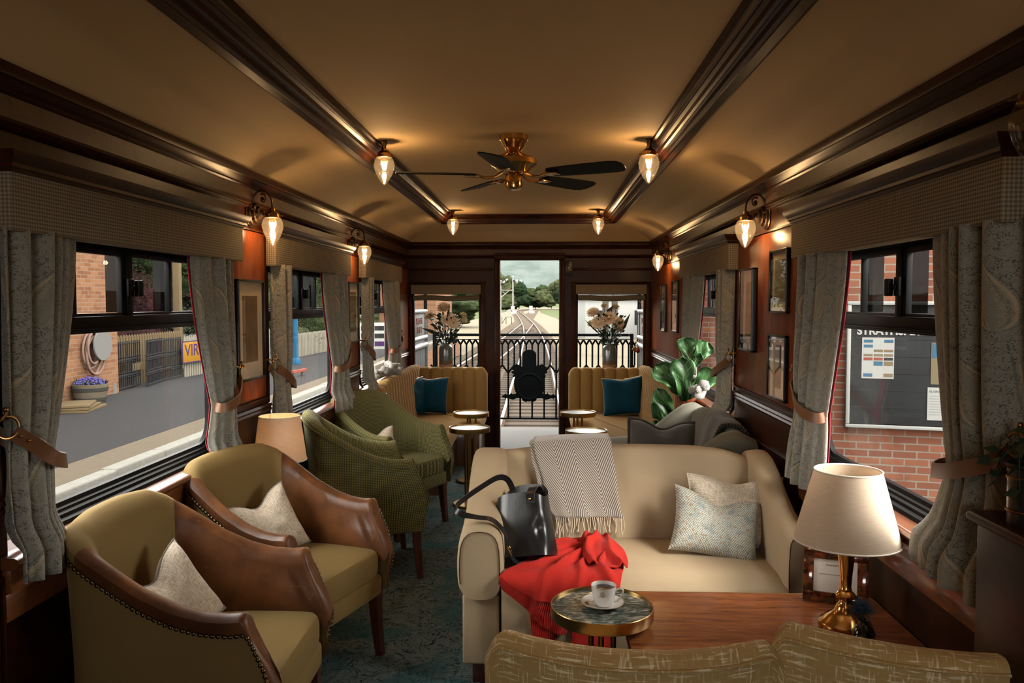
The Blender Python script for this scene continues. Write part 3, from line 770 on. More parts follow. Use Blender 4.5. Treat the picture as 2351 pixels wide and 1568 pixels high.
ceiling_lamp(-.86, 7.50, 'lit globe lamp on the ceiling at the far left corner of the beam')
ceiling_lamp(.50, 7.50, 'lit globe lamp on the ceiling at the far right corner of the beam')
for x in (-.86, .55): ceiling_lamp(x, .80, 'globe lamp on the near part of the ceiling', .75)
# fan
FX, FY = -.165, 4.27
o = thing('ceiling_fan', 'polished brass ceiling fan with five dark blades', 'fan', (FX, FY, 2.478))
m = MB(); m.lathe([(.001, .006), (.078, .006), (.078, -.022), (.070, -.030), (.052, -.062), (.040, -.078), (.034, -.084), (.001, -.086)], 40); m.build('canopy', M['brass'], o)
m = MB(); m.lathe([(.001, -.078), (.034, -.082), (.06, -.096), (.108, -.114), (.122, -.124), (.125, -.150), (.118, -.156), (.100, -.166), (.078, -.190), (.06, -.196), (.001, -.198)], 48); m.build('motor_housing', M['brass'], o)
m = MB(); m.lathe([(.001, -.194), (.036, -.196), (.044, -.206), (.046, -.258), (.044, -.272), (.030, -.282), (.010, -.284), (.001, -.284)], 36); m.build('switch_cup', M['brass'], o)
m = MB(); m.tube([(-.04, -.02, -.27), (-.045, -.022, -.32), (-.046, -.022, -.345)], .0012, 5); m.build('pull_chain', M['brassdark'], o)
for k in range(5):
    a = math.radians(-26+72*k); Rz = Matrix.Rotation(a, 4, 'Z'); T = Rz @ Matrix.Translation((0, 0, -.205)) @ Matrix.Rotation(math.radians(-12), 4, 'X')
    bl = MB(); n = 20
    outl = [(.215, -.052), (.30, -.062), (.45, -.070), (.56, -.072), (.60, -.062), (.618, -.035), (.622, 0), (.618, .035), (.60, .062), (.56, .072), (.45, .070), (.30, .062), (.215, .052), (.200, .03), (.196, 0), (.200, -.03)]
    bl.prism(outl, -.003, .003, T); blo = bl.build('blade', plain('fan_blade', (.006, .006, .006), .6, spec=.15) if k == 0 else bpy.data.materials['fan_blade'], o)
    br = MB(); br.tube([Rz @ Vector(p) for p in crom([(.06, 0, -.192), (.10, 0, -.215), (.15, .0, -.222), (.19, 0, -.212), (.235, 0, -.213)], 16)], .008, 8)
    br.box(.19, .262, -.030, .030, -.2185, -.209, .003, M=Rz); br.build('blade_bracket', M['brass'], blo)
# ------------------------------------------------------------------ tub armchairs (local: facing +x)
def tub_chair(name, label, loc, rz, style, group):
    o = thing(name, label, 'armchair', loc, rz, group)
    half = [(.245, -.335), (.16, -.336), (.06, -.335), (-.06, -.332), (-.165, -.325), (-.245, -.302), (-.292, -.240), (-.307, -.13), (-.310, 0)]
    full = half+[(x, -y) for x, y in half[-2::-1]]
    n = 73; pl = crom([(x, y, 0) for x, y in full], n)
    L = [0.]
    for k in range(1, n): L.append(L[-1]+(pl[k]-pl[k-1]).length)
    tot = L[-1]
    def nin(k):
        t = (pl[min(k+1, n-1)]-pl[max(k-1, 0)]).normalized(); return Vector((t.y, -t.x, 0))
    def top(k):
        s_ = min(L[k], tot-L[k])
        return interp([(0, .705), (.05, .700), (.12, .705), (.20, .725), (.30, .770), (.42, .845), (.52, .905), (.60, .938), (.72, .948), (1, .952)], s_)
    def sec(k):
        h = top(k); s_ = min(L[k], tot-L[k]); bk = sst(.35, .75, s_); th = lerp(.070, .095, bk)
        lean = lerp(.0, .032, bk)
        pr = [(0, .285), (0, .36), (0, .45), (0, .55), (.0, (h+.55)/2), (0, h-.050), (-.004, h-.030), (-.002, h-.012), (.010, h-.001), (.028, h+.004), (.048, h-.001), (.064, h-.016), (th, h-.05), (th+.004, h-.12), (th+.006, .58), (th+.008, .50), (th+.008, .44)]
        return [(d-lean*sst(.45, .95, z), z) for d, z in pr]
    V = {}
    for k in range(n):
        nn = nin(k); w = 1-sst(0, .22, min(L[k], tot-L[k]))
        for j, (d, z) in enumerate(sec(k)):
            p = pl[k]+nn*d; sh = (.085*sst(.72, .44, z)-.030*sst(.44, .32, z))*w
            V[k, j] = Vector((p.x+sh, p.y, z))
    NJ = 17; OUT = 5
    kA = next(k for k in range(n) if L[k] > .475); kB = n-1-kA
    def part(pred, flip=False):
        m = MB(); idx = {}
        us = {}
        def vid(q):
            if q not in idx: idx[q] = len(m.v); m.v.append(V[q])
            return idx[q]
        vl = [0.]
        for j in range(1, NJ): vl.append(vl[-1]+(V[n//2, j]-V[n//2, j-1]).length)
        for k in range(n-1):
            for j in range(NJ-1):
                if pred(k, j):
                    q = [(k, j), (k+1, j), (k+1, j+1), (k, j+1)]
                    m.face([vid(x) for x in q], [(L[a], V[a, b].z if b <= OUT else vl[b]) for a, b in q])
        return m, vid
    def cap(m, vid, k, js):
        ring_ = [(k, j) for j in js]; c = sum((V[q] for q in ring_), Vector())/len(ring_); d = 1
        prev = [vid(q) for q in ring_]; N_ = len(ring_)
        for s_, e in ((.93, .007), (.75, .013), (.4, .016)):
            cur = []
            for q in ring_: m.v.append(Vector((c.x+(V[q].x-c.x)*1+e, lerp(c.y, V[q].y, s_), lerp(c.z, V[q].z, 1-(1-s_)*.5)))); cur.append(len(m.v)-1)
            for a in range(N_-1): m.face([prev[a], prev[a+1], cur[a+1], cur[a]])
            prev = cur
        m.face(prev)
    ol, bl_, al = ('olive', 'olive', 'leather') if style == 'leather' else ('hound',)*3
    if style == 'leather':
        m, _ = part(lambda k, j: j < OUT); m.build('outer_shell', M[ol], o)
        m, _ = part(lambda k, j: j >= OUT and kA <= k < kB); m.build('back_panel', M[bl_], o)
        for a in (0, 1):
            m, vid = part(lambda k, j: j >= OUT and (k < kA if a == 0 else k >= kB)); kk = 0 if a == 0 else n-1
            cap(m, vid, kk, range(0, NJ)); ao = m.build('arm', M[al], o)
            ks = range(0, kA+3) if a == 0 else range(n-1, kB-3, -1)
            path = [V[0 if a == 0 else n-1, j]+Vector((.006, 0, 0)) for j in range(1, OUT)]+[V[k, OUT] for k in ks]
            path = [p-nin(kk)*.004 for p in path]
            # evenly spaced studs joined in one strip
            S_ = [0.]
            for p, q in zip(path, path[1:]): S_.append(S_[-1]+(q-p).length)
            N_ = int(S_[-1]/.017)*4; pts = []
            for q in range(N_):
                d = S_[-1]*q/(N_-1); i = max(0, min(len(path)-2, next((x for x in range(len(S_)-1) if S_[x+1] >= d), len(path)-2)))
                pts.append(path[i].lerp(path[i+1], (d-S_[i])/max(1e-6, S_[i+1]-S_[i])))
            s_ = MB(); s_.tube(pts, lambda q: (.0018, .0055, .0075, .0055)[q % 4], 7); s_.build('nailhead_trim', M['nail'], ao, sharp=80)
    else:
        m, vid = part(lambda k, j: True); cap(m, vid, 0, range(0, NJ)); cap(m, vid, n-1, range(0, NJ)); ao = m.build('tub_shell', M['hound'], o)
        path = [V[0, j]+Vector((.004, 0, 0)) for j in range(0, OUT)]+[V[k, OUT+1] for k in range(n)]+[V[n-1, j]+Vector((.004, 0, 0)) for j in range(OUT-1, -1, -1)]
        s_ = MB(); s_.tube(path, .0055, 7); s_.build('welt', M['hound'], ao, sharp=80)
    up = M['olive'] if style == 'leather' else M['hound']
    # seat cushion with domed top and its rail
    def Q(i, j):
        u = -1+2*i/22; v = j/11
        return None
    st = MB(); nu, nv = 30, 26
    def cush(i, j):
        a = 2*PI*i/48; c, s_ = math.cos(a), math.sin(a)
        ex = .22; x = math.copysign(abs(c)**ex, c); y = math.copysign(abs(s_)**ex, s_)
        r, z = [(.90, .375), (.985, .385), (1.0, .41), (1.0, .455), (.985, .478), (.955, .488), (.85, .496), (.6, .505), (.3, .509), (.001, .510)][j]
        yy = .278 if x > 0 else lerp(.278, .235, -x)
        return (.055+.265*x*r, yy*y*r, z+(.004*nz(x*2*r, y*2*r) if j > 5 else 0))
    st.grid(cush, 48, 10, cu=True, uv=lambda i, j: (cush(i % 48, j)[1], cush(i % 48, j)[0]) if j > 4 else (i*.0395, cush(i % 48, j)[2])); st.build('seat_cushion', up, o)
    st = MB(); st.box(-.24, .312, -.285, .285, .28, .378, .022, 3); st.build('seat_rail', up, o)
    for (x, y, sx) in ((.275, -.275, .03), (.275, .275, .03), (-.215, -.22, -.05), (-.215, .22, -.05)):
        l = MB()
        def P(i, j):
            a, b = [(-1, -1), (1, -1), (1, 1), (-1, 1)][i]; t = j/5; w = lerp(.024, .016, t)
            return (x+sx*.6*t*t+a*w, y+math.copysign(.012, y)*t+b*w, lerp(.30, 0, t))
        b = l.grid(P, 4, 6, cu=True); l.face([b+k*6+5 for k in range(4)]); l.face([b+k*6 for k in range(4)]); l.build('leg', M['legwood'], o, sharp=30)
    return o
tub_chair('leather_armchair', 'nearest olive velvet armchair with brown leather arms and studs, bottom left', (-1.108, 2.515, 0), math.radians(1), 'leather', 'velvet and leather tub chairs')
tub_chair('leather_armchair', 'second olive and brown leather armchair, in front of the lit table lamp', (-1.112, 3.343, 0), math.radians(-18.7), 'leather', 'velvet and leather tub chairs')
tub_chair('check_armchair', 'green check armchair with its dark side to us, right of lit lamp', (-1.090, 4.700, 0), math.radians(19.7), 'check', 'green check tub chairs')
tub_chair('check_armchair', 'green check armchair holding a pale cushion, next to the gold corner bench', (-1.110, 5.600, 0), math.radians(-27), 'check', 'green check tub chairs')
# ------------------------------------------------------------------ cushions
def pillow_mesh(w, h, d, pinch=.06, chop=0., seed=0, n=26):
    m = MB(); r = random.Random(seed); ph = r.random()*9
    def P(i, j, sgn):
        u = -1+2*i/(n-1); v = -1+2*j/(n-1)
        x = u*w/2*(1-pinch*(1-v*v)); y = v*h/2*(1-pinch*(1-u*u))
        if chop: y -= chop*math.exp(-(u/.42)**2)*sst(-.2, 1, v)
        e = max(0, (1-u**4))*max(0, (1-v**4)); z = d/2*e**.55
        z *= 1-.35*(math.exp(-(u/.3)**2)*sst(.0, 1, v) if chop else 0)
        z += .006*nz(u*3+ph, v*3)*e**.5
        return (x, y, sgn*z)
    uv = lambda i, j: (i/(n-1)*w, j/(n-1)*h)
    m.grid(lambda i, j: P(i, j, 1), n, n, uv=uv); m.grid(lambda i, j: P(i, j, -1), n, n, uv=uv, flip=True)
    edge = [P(i, 0, 0) for i in range(n)]+[P(n-1, j, 0) for j in range(1, n)]+[P(i, n-1, 0) for i in range(n-2, -1, -1)]+[P(0, j, 0) for j in range(n-2, 0, -1)]
    return m, edge
def xf(m, T): m.v = [T @ v for v in m.v]; return m
def cushion(label, w, h, d, mt, loc, rx, rz, roll=0, pinch=.06, chop=0., seed=0, piping=None, pr=.004, group=None):
    """stands facing -y before the rotation: rx leans it back, rz turns it"""
    o = thing('cushion', label, 'cushion', loc, rz, group)
    T = Matrix.Rotation(rx, 4, 'X') @ Matrix.Rotation(PI/2, 4, 'X') @ Matrix.Rotation(roll, 4, 'Z')
    m, e = pillow_mesh(w, h, d, pinch, chop, seed); xf(m, T); cv_ = m.build('cushion_cover', mt, o, sharp=70)
    if piping:
        t = MB(); t.tube([T @ Vector(p) for p in e], pr, 6, closed=True); t.build('piping', piping, cv_, sharp=80)
    return o
# ------------------------------------------------------------------ beige sofa
SX0, SX1 = -.345, 1.10
o = thing('sofa', 'beige wool sofa facing us with curved back, under the herringbone throw', 'sofa', (.40, 3.55, 0))
def back_top(x):
    return interp([(-.20, .868), (-.10, .880), (.05, .893), (.25, .902), (.50, .902), (.72, .898), (.86, .884), (.95, .860), (1.02, .825), (1.10, .80)], x)
def sec_loft(m, xs, sec, uvx=True):
    secs = [[Vector(p) for p in sec(x)] for x in xs]
    b = m.grid(lambda i, j: secs[i][j], len(xs), len(secs[0]), cv=True)
    k = len(secs[0]); m.face([b+j for j in range(k)][::-1]); m.face([b+(len(xs)-1)*k+j for j in range(k)]); return m
def rrpoly(pts, r, n=4):
    """round the corners of a polygon of (a,b)"""
    out = []; N_ = len(pts)
    for k in range(N_):
        p = Vector((*pts[k], 0)); a = Vector((*pts[k-1], 0))-p; c = Vector((*pts[(k+1) % N_], 0))-p
        rr = min(r, a.length*.48, c.length*.48); s0 = p+a.normalized()*rr; s1 = p+c.normalized()*rr
        for q in range(n+1):
            t = q/n; x = s0*(1-t)**2+p*(2*t*(1-t))+s1*t*t; out.append((x.x, x.y))
    return out
m = MB()
xs = [-.20+1.24*k/30 for k in range(31)]
def bsec(x):
    h = back_top(x); bow = .018*math.sin(PI*(x+.2)/1.26)
    pts = rrpoly([(3.74-bow, .42), (3.845-bow*.5, h), (3.975, h-.005), (4.03, .16), (3.80, .16)], .045, 5)
    return [(x, a, b) for a, b in pts]
sec_loft(m, xs, bsec); m.build('backrest', M['beige'], o, world=True)
m = MB(); xs = [-.172+1.150*k/24 for k in range(25)]
def ssec(x):
    u = (x+.172)/1.15*2-1; dome = .018*(1-abs(u)**3); e = -.012*(1-abs(u)**6)
    pts = rrpoly([(3.80, .10), (3.80, .468+dome), (3.30, .470+dome), (3.165+e, .440), (3.165+e, .33), (3.185, .10)], .035, 5)
    return [(x, a, b) for a, b in pts]
sec_loft(m, xs, ssec); m.build('seat', M['beige'], o, world=True)
def sofa_arm(x0, x1, flare):
    ys = [3.185+.80*k/26 for k in range(27)]
    def top(y): return interp([(3.18, .668), (3.26, .682), (3.36, .690), (3.46, .712), (3.58, .765), (3.70, .830), (3.80, .872), (3.88, .885), (4.0, .86)], y)
    m = MB(); secs = []
    for k, y in enumerate(ys):
        h = top(y); w = sst(0, .03, y-3.175); ins = .012*(1-w)
        pts = rrpoly([(x0+ins, .385), (x0-.012*flare+ins, .52), (x0+.004+ins, h-ins), (x1-.004-ins, h-ins), (x1+.010*flare-ins, .52), (x1-ins, .385)], .075 if h < .8 else .05, 5)
        secs.append([Vector((a, y, b)) for a, b in pts])
    b = m.grid(lambda i, j: secs[i][j], len(ys), len(secs[0]), cv=True); q = len(secs[0])
    m.face([b+j for j in range(q)][::-1]); m.face([b+(len(ys)-1)*q+j for j in range(q)])
    a = m.build('arm', M['beige'], o, world=True)
    s_ = MB(); pp = [Vector((p.x, 3.182, p.z)) for p in secs[1]][5:-5]; pp = [Vector((lerp((x0+x1)/2, p.x, .86), 3.1825, lerp(.5, p.z, .95))) for p in pp]
    s_.tube(pp, .0022, 6); s_.build('arm_seam', M['strapdark'], a, world=True)
    m = MB(); m.box(x0+.012, x1-.010, 3.215, 3.98, .10, .395, .012, 3); m.build('arm_base', M['beige'], o, world=True)
sofa_arm(-.348, -.175, 1); sofa_arm(.975, 1.098, .3)
for x, y in ((-.27, 3.30), (1.04, 3.30), (-.27, 3.92), (1.04, 3.92)):
    m = MB(); m.box(x-.03, x+.03, y-.03, y+.03, 0, .105, .004); m.build('leg', M['legwood'], o, world=True)
cushion('blue-grey feather-weave cushion lying in front on the beige sofa', .40, .30, .12, M['feather'], (.765, 3.545, .605), math.radians(-28), math.radians(7), math.radians(-13), .09, .045, 3, group='cushions on the beige sofa')
cushion('cream tweed cushion behind the patterned cushion on the beige sofa', .46, .33, .13, M['tweed'], (.880, 3.640, .640), math.radians(-17), math.radians(9), math.radians(-4), .08, .03, 4, M['fringe'], .003, group='cushions on the beige sofa')
# ------------------------------------------------------------------ herringbone throw
o = thing('throw_blanket', 'grey herringbone throw with cream fringe over the beige sofa back', 'throw', (.16, 3.86, .90))
def throw_strip(xl, xr, zb, off, seed, uoff=0.):
    m = MB(); nv = 40; nu = 24
    def pt(u, s_):
        xa = interp(xl, s_); xb = interp(xr, s_); x = lerp(xa, xb, u); h = back_top(max(-.15, x))
        # path: behind -> over the top -> down the front
        path = [(4.010, .55), (4.000, h-.10), (3.985, h-.03), (3.955, h+.012), (3.90, h+.016), (3.850, h+.010), (3.822, h-.03), (3.80, .78), (3.765, .62), (3.745, zb)]
        k = s_*(len(path)-1); i = min(int(k), len(path)-2); f = k-i
        P_ = crom([(0, *p) for p in path[max(0, i-1):i+3]], 4) if False else None
        a, b = Vector((0, *path[i])), Vector((0, *path[i+1])); p = a.lerp(b, f)
        w = off+.006*math.sin(u*9+seed)*sst(.5, 1, s_)+.004*math.sin(u*23+seed*2)*sst(.6, 1, s_)
        return Vector((x+.004*math.sin(s_*9+seed), p.y-(w if s_ > .45 else -w), p.z+(off if .25 < s_ < .6 else 0)))
    m.grid(lambda i, j: pt(i/(nu-1), j/(nv-1)), nu, nv)
    c = m.build('throw_cloth', M['herring'], o, world=True, recalc=False, sharp=80)
    md = c.modifiers.new('thickness', 'SOLIDIFY'); md.thickness = .005
    f = MB(); r = random.Random(seed)
    N_ = int(abs(xr[-1][1]-xl[-1][1])/.0095)
    for k in range(N_):
        p = pt((k+.5)/N_, 1.); q = p+Vector((r.uniform(-.012, .016), -r.uniform(.0, .018), -r.uniform(.060, .078)))
        f.tube([p+Vector((0, 0, .004)), p.lerp(q, .5)+Vector((r.uniform(-.006, .006), -.006, 0)), q], .0026, 5)
    f.build('fringe', M['fringe'], c, world=True, kind='stuff')
throw_strip([(0, -.02), (.5, -.075), (.7, -.062), (1, .015)], [(0, .10), (.5, .10), (1, .12)], .555, .012, 2)
throw_strip([(0, -.01), (.5, -.058), (.7, -.03), (1, .045)], [(0, .30), (.5, .318), (.7, .335), (1, .372)], .585, .024, 5)
# ------------------------------------------------------------------ red sweater over the seat edge
o = thing('red_sweater', 'crumpled red knitted sweater draped over the beige sofa seat edge', 'sweater', (.10, 3.2, .48))
def seat_path(t):
    """t = distance towards us along the seat then down its front, from y=3.70"""
    if t < .50: return Vector((0, 3.70-t, .492))
    a = min(1, (t-.50)/.075)
    if a < 1: return Vector((0, 3.20-.043*math.sin(a*PI/2), .492-.043*(1-math.cos(a*PI/2))))
    return Vector((0, 3.157, .449-(t-.575)))
def sweater(Lb, Rb, Tb, Bb, mt, name, folds, g0, base=.008, amp=1., nu=70, nv=60, seed=1., lift=None):
    """folds: (angle, height, width) ridges fanning out from the gathered point g0"""
    Lb, Rb, Tb, Bb = [crom([(a, b, 0) for a, b in q], n_) for q, n_ in ((Lb, nv), (Rb, nv), (Tb, nu), (Bb, nu))]
    def P(i, j):
        u, v = i/(nu-1), j/(nv-1)
        c = Lb[j]*(1-u)+Rb[j]*u+Tb[i]*(1-v)+Bb[i]*v-(Tb[0]*(1-u)*(1-v)+Tb[-1]*u*(1-v)+Bb[0]*(1-u)*v+Bb[-1]*u*v)
        x, t = c.x, c.y; p = seat_path(t); e = min(1, 9*u, 9*(1-u), 9*v)**.6
        dx, dt = x-g0[0], t-g0[1]; r = math.hypot(dx, dt); an = math.degrees(math.atan2(dt, dx))+7*nz(x*6, t*6, seed)
        d = 0.
        for a_, h_, w_ in folds:
            q = (an-a_+180) % 360-180; w = w_*(1.25-.9*min(1, r/.5)); k = abs(q)/w
            d += h_*max(0, 1-k)**1.3*(1 if k < 1 else 0)*sst(.0, .16, r)*(1-.25*sst(.35, .7, r))
        d = d*amp+.010*(nz(x*13+seed, t*13, 2)*.5+.5)+.004*nz(x*34, t*34, seed)
        if lift: d += lift(u, v)
        d = base+max(0, d)*e
        a_ = min(1, max(0, (t-.5)/.075))*PI/2
        return Vector((x, p.y, p.z))+Vector((0, -math.sin(a_), math.cos(a_)))*d
    m = MB(); m.grid(P, nu, nv); c = m.build(name, mt, o, world=True, recalc=False, sharp=80)
    sm = c.modifiers.new('soften', 'SMOOTH'); sm.factor = .5; sm.iterations = 5
    md = c.modifiers.new('thickness', 'SOLIDIFY'); md.thickness = .006; md.offset = 1
    return c
FO = [(70, .030, 9), (88, .042, 10), (104, .030, 8), (118, .046, 11), (134, .028, 8), (147, .040, 9), (160, .030, 8), (172, .036, 9), (185, .024, 9), (50, .030, 10), (30, .022, 9)]
sweater([(.10, .06), (-.01, .20), (-.10, .38), (-.185, .535)], [(.285, .06), (.325, .20), (.335, .40), (.305, .57)],
        [(.10, .06), (.15, .02), (.22, .01), (.285, .06)], [(-.185, .535), (-.08, .60), (.06, .64), (.18, .61), (.305, .57)], M['red'], 'body_cloth', FO, (.25, .10), amp=.85)
sweater([(-.185, .53), (-.178, .56), (-.165, .585)], [(.085, .62), (.10, .70), (.09, .765)],
        [(-.185, .53), (-.08, .59), (.085, .62)], [(-.165, .585), (-.07, .66), (.0, .735), (.09, .765)], M['redrib'], 'ribbed_hem', FO, (.25, .10), amp=.7, nu=60, nv=20)
sweater([(-.06, .66), (-.055, .72), (-.05, .78)], [(.05, .68), (.055, .74), (.05, .80)], [(-.06, .66), (0, .67), (.05, .68)], [(-.05, .78), (0, .795), (.05, .80)], M['redrib'], 'inner_hem', [], (.25, .1), base=.003, nu=16, nv=12)
sweater([(.10, .56), (.105, .70), (.11, .84)], [(.30, .54), (.29, .70), (.27, .85)], [(.10, .56), (.2, .55), (.30, .54)], [(.11, .84), (.2, .86), (.27, .85)], M['red'], 'hanging_sleeve', [(85, .02, 9), (110, .02, 9), (65, .02, 9)], (.2, .2), base=.004, nu=24, nv=24)
sweater([(.17, .06), (.155, .20), (.165, .34), (.185, .44)], [(.315, .08), (.350, .22), (.355, .36), (.345, .47)], [(.17, .06), (.24, .03), (.315, .08)], [(.185, .44), (.26, .475), (.345, .47)], M['red'], 'folded_sleeve',
        [(60, .026, 12), (85, .034, 10), (105, .030, 9), (125, .026, 9)], (.27, -.02), base=.020, nu=46, nv=46, seed=3., lift=lambda u, v: .034*math.exp(-((u-.45)/.22)**2)*math.exp(-((v-.35)/.3)**2)+.020*math.exp(-((u-.2)/.08)**2))
# ------------------------------------------------------------------ black leather bag
o = thing('leather_handbag', 'black leather bucket handbag with strap on the beige sofa', 'handbag', (-.078, 3.385, .500), math.radians(-20))
Mx = Matrix.Rotation(math.radians(-11), 4, 'Y') @ Matrix.Rotation(math.radians(-18), 4, 'X') @ Matrix.Scale(1.10, 4)
def bag_sec(j, n, inner=0.):
    t = j/11; w = lerp(.118, .102, sst(0, 1, t))-inner; d = lerp(.076, .060, t)-inner; z = .245*t
    out = []
    for i in range(n):
        a = 2*PI*i/n; c, s_ = math.cos(a), math.sin(a); ex = lerp(.35, .6, t)
        x = w*math.copysign(abs(c)**ex, c); y = d*math.copysign(abs(s_)**ex, s_)
        k = 1-.26*math.exp(-((t-.38)/.16)**2)*max(0, math.cos(a+.75))**8+.05*math.exp(-((t-.62)/.16)**2)*max(0, math.cos(a+.9))**6-.12*math.exp(-((t-.6)/.25)**2)*max(0, -math.cos(a))**4
        zz = z-(.020*(abs(c)**2)*t**3)+.045*t**3*(max(0, s_)**.7)
        out.append(Vector((x*k, y*k+.010*math.sin(x*30)*t*(1-t), zz)))
    return out
secs = [bag_sec(j, 44) for j in range(12)]+[bag_sec(j, 44, .006) for j in range(11, 2, -1)]
m = MB(); b = m.grid(lambda i, j: Mx @ secs[j][i], 44, len(secs), cu=True); m.face([b+i*len(secs) for i in range(44)]); m.face([b+i*len(secs)+len(secs)-1 for i in range(44)])
bag = m.build('bag_body', M['blackleather'], o, sharp=60)
m = MB(); tab = crom([(.055, .050, .235), (.060, .015, .268), (.064, -.035, .262), (.066, -.074, .230), (.068, -.082, .195)], 20)
m.ribbon([Mx @ p for p in tab], lambda k: Mx.to_3x3() @ Vector((1, .1, 0)), .038, .005); ct_ = m.build('closure_tab', M['blackleather'], o)
m = MB(); m.sph(Mx @ Vector((.068, -.088, .212)), .006, 12, 8); m.build('stud', M['brass'], ct_)
strap = crom([(-.135, 3.45, .775), (-.160, 3.44, .825), (-.200, 3.42, .838), (-.265, 3.36, .812), (-.335, 3.29, .775), (-.366, 3.25, .748), (-.340, 3.228, .728), (-.280, 3.235, .714), (-.212, 3.25, .698), (-.160, 3.265, .635), (-.148, 3.285, .56), (-.120, 3.31, .506), (-.07, 3.35, .498)], 80)
m = MB(); m.ribbon(strap, lambda k: Vector((.1, -.2, 1)).lerp(Vector((.25, 1, .25)), sst(28, 50, k)), .026, .004); ss_ = m.build('shoulder_strap', M['blackleather'], o, world=True, sharp=50)
m = MB(); m.ribbon([Mx @ p for p in crom([(-.100, -.035, .205), (-.116, -.060, .15), (-.120, -.078, .09), (-.112, -.080, .03)], 16)], lambda k: Vector((.3, -1, 0)), .024, .004); m.build('side_strap', M['blackleather'], o)
bc = strap[66]; m = MB(); T = Matrix.Translation(bc+Vector((.006, -.004, .004))) @ Matrix.Rotation(math.radians(65), 4, 'Y') @ Matrix.Rotation(1.45, 4, 'Z')
for (x0, x1, y0, y1) in ((-.024, .024, .016, .021), (-.024, .024, -.021, -.016), (-.024, -.019, -.021, .021), (.019, .024, -.021, .021)): m.box(x0, x1, y0, y1, -.003, .003, .001, M=T)
m.tube([T @ Vector((-.022, 0, .002)), T @ Vector((.022, .004, .004))], .0018, 6); m.build('buckle', M['brass'], ss_, world=True)
m = MB(); m.tube([Mx @ Vector(p) for p in [(-.100+.014*math.cos(a), -.040, .205+.014*math.sin(a)) for a in [2*PI*k/14 for k in range(14)]]], .0025, 6, closed=True); m.build('strap_ring', M['brass'], o)
# ------------------------------------------------------------------ round brass tables
def round_table(x, y, label, top, R_=.166):
    o = thing('cocktail_table', label, 'side table', (x, y, 0), 0, 'round brass-rimmed tables')
    m = MB(); m.lathe([(.001, .594), (R_-.004, .594), (R_-.004, .612), (.001, .612)], 56); m.build('marble_top', top, o)
    m = MB(); m.lathe([(R_-.004, .586), (R_-.001, .584), (R_, .586), (R_, .620), (R_-.0015, .622), (R_-.004, .620), (R_-.004, .612)], 72); m.lathe([(.001, .588), (R_-.002, .588), (R_-.002, .594), (.001, .594)], 56); m.build('brass_rim', M['brasstable'], o, sharp=30)
    for k in range(3):
        a = 2*PI*k/3+.4; m = MB(); m.tube([(.042*math.cos(a), .042*math.sin(a), .02), (.042*math.cos(a), .042*math.sin(a), .592)], .0095, 12); m.build('stem', M['brassdark'], o)
    m = MB(); m.lathe([(.001, 0), (.132, 0), (.134, .004), (.134, .014), (.128, .020), (.001, .022)], 48); m.build('base', M['brassdark'], o)
    return o
round_table(.188, 2.545, 'round brass-rimmed table with green marble top carrying the coffee cup', M['marble'])
round_table(-.586, 6.19, 'round grey-topped brass table, left pair, the nearer one', M['marblegrey'], .160)
round_table(-.650, 7.02, 'round grey-topped brass table, left pair, the farther one', M['marblegrey'], .160)
round_table(.322, 6.08, 'round grey-topped brass table, right pair, the nearer one', M['marblegrey'], .160)
round_table(.300, 7.10, 'round grey-topped brass table, right pair, the farther one', M['marblegrey'], .160)
# cup, saucer, spoon
CX_, CY_ = .190, 2.553; Z0 = .6125
o = thing('saucer', 'white saucer with a thin gilt rim under the coffee cup', 'saucer', (CX_, CY_, Z0))
m = MB(); m.lathe([(.001, .003), (.026, .002), (.028, 0), (.032, .001), (.050, .007), (.0685, .015), (.0695, .0165), (.0675, .0172), (.050, .010), (.033, .0045), (.001, .0045)], 56); dh = m.build('dish', M['china'], o)
m = MB(); m.tube([(.0690*math.cos(a), .0690*math.sin(a), .0168) for a in [2*PI*k/64 for k in range(64)]], .0008, 6, closed=True); m.build('gilt_rim', M['gilt'], dh)
o = thing('coffee_cup', 'white china cup of black coffee with gilt crest', 'cup', (CX_+.004, CY_, Z0+.0050))
cp = [(.001, .004), (.020, .0035), (.023, 0), (.026, .001), (.028, .006), (.0335, .014), (.0365, .028), (.0385, .045), (.0405, .060), (.0412, .0645), (.0402, .0650), (.0392, .060), (.0372, .045), (.035, .028), (.031, .014), (.022, .0075), (.001, .007)]
m = MB(); m.lathe(cp, 56); bo = m.build('bowl', M['china'], o)
m = MB(); m.tube([(.0409*math.cos(a), .0409*math.sin(a), .0651) for a in [2*PI*k/64 for k in range(64)]], .0007, 6, closed=True); m.build('gilt_rim', M['gilt'], bo)
m = MB(); m.lathe([(.001, .0540), (.0380, .0540), (.0378, .0535), (.001, .0530)], 40); m.build('coffee', M['coffee'], o)
m = MB(); m.tube([Matrix.Rotation(math.radians(-12), 4, 'Z') @ p for p in crom([(.038, 0, .050), (.050, 0, .057), (.061, 0, .055), (.0625, 0, .046), (.055, 0, .030), (.044, 0, .016), (.0335, 0, .013)], 26)], lambda k: .0034-.0008*math.sin(PI*k/25), 8); m.build('handle', M['china'], o)
cr = MB()
def cpt(a, z):
    """a point just outside the cup wall, a measured along the wall from the front"""
    r = interp([(.028, .0368), (.045, .0388), (.060, .0408)], z)+.0002; t = -PI/2-.16+a/r; return (r*math.cos(t), r*math.sin(t), z)
for R0 in (.0078, .0066): cr.tube([cpt(R0*math.cos(q), .047+R0*math.sin(q)) for q in [-.9+(2*PI-1.35)*k/30 for k in range(31)]] if False else [cpt(R0*math.cos(q), .047+R0*math.sin(q)) for q in [2*PI*k/32 for k in range(32)]], .00035, 5, closed=True)
cr.tube([cpt(x, .0385-.0016*math.cos(x*420)) for x in [-.0145+.029*k/24 for k in range(25)]], .0006, 5)
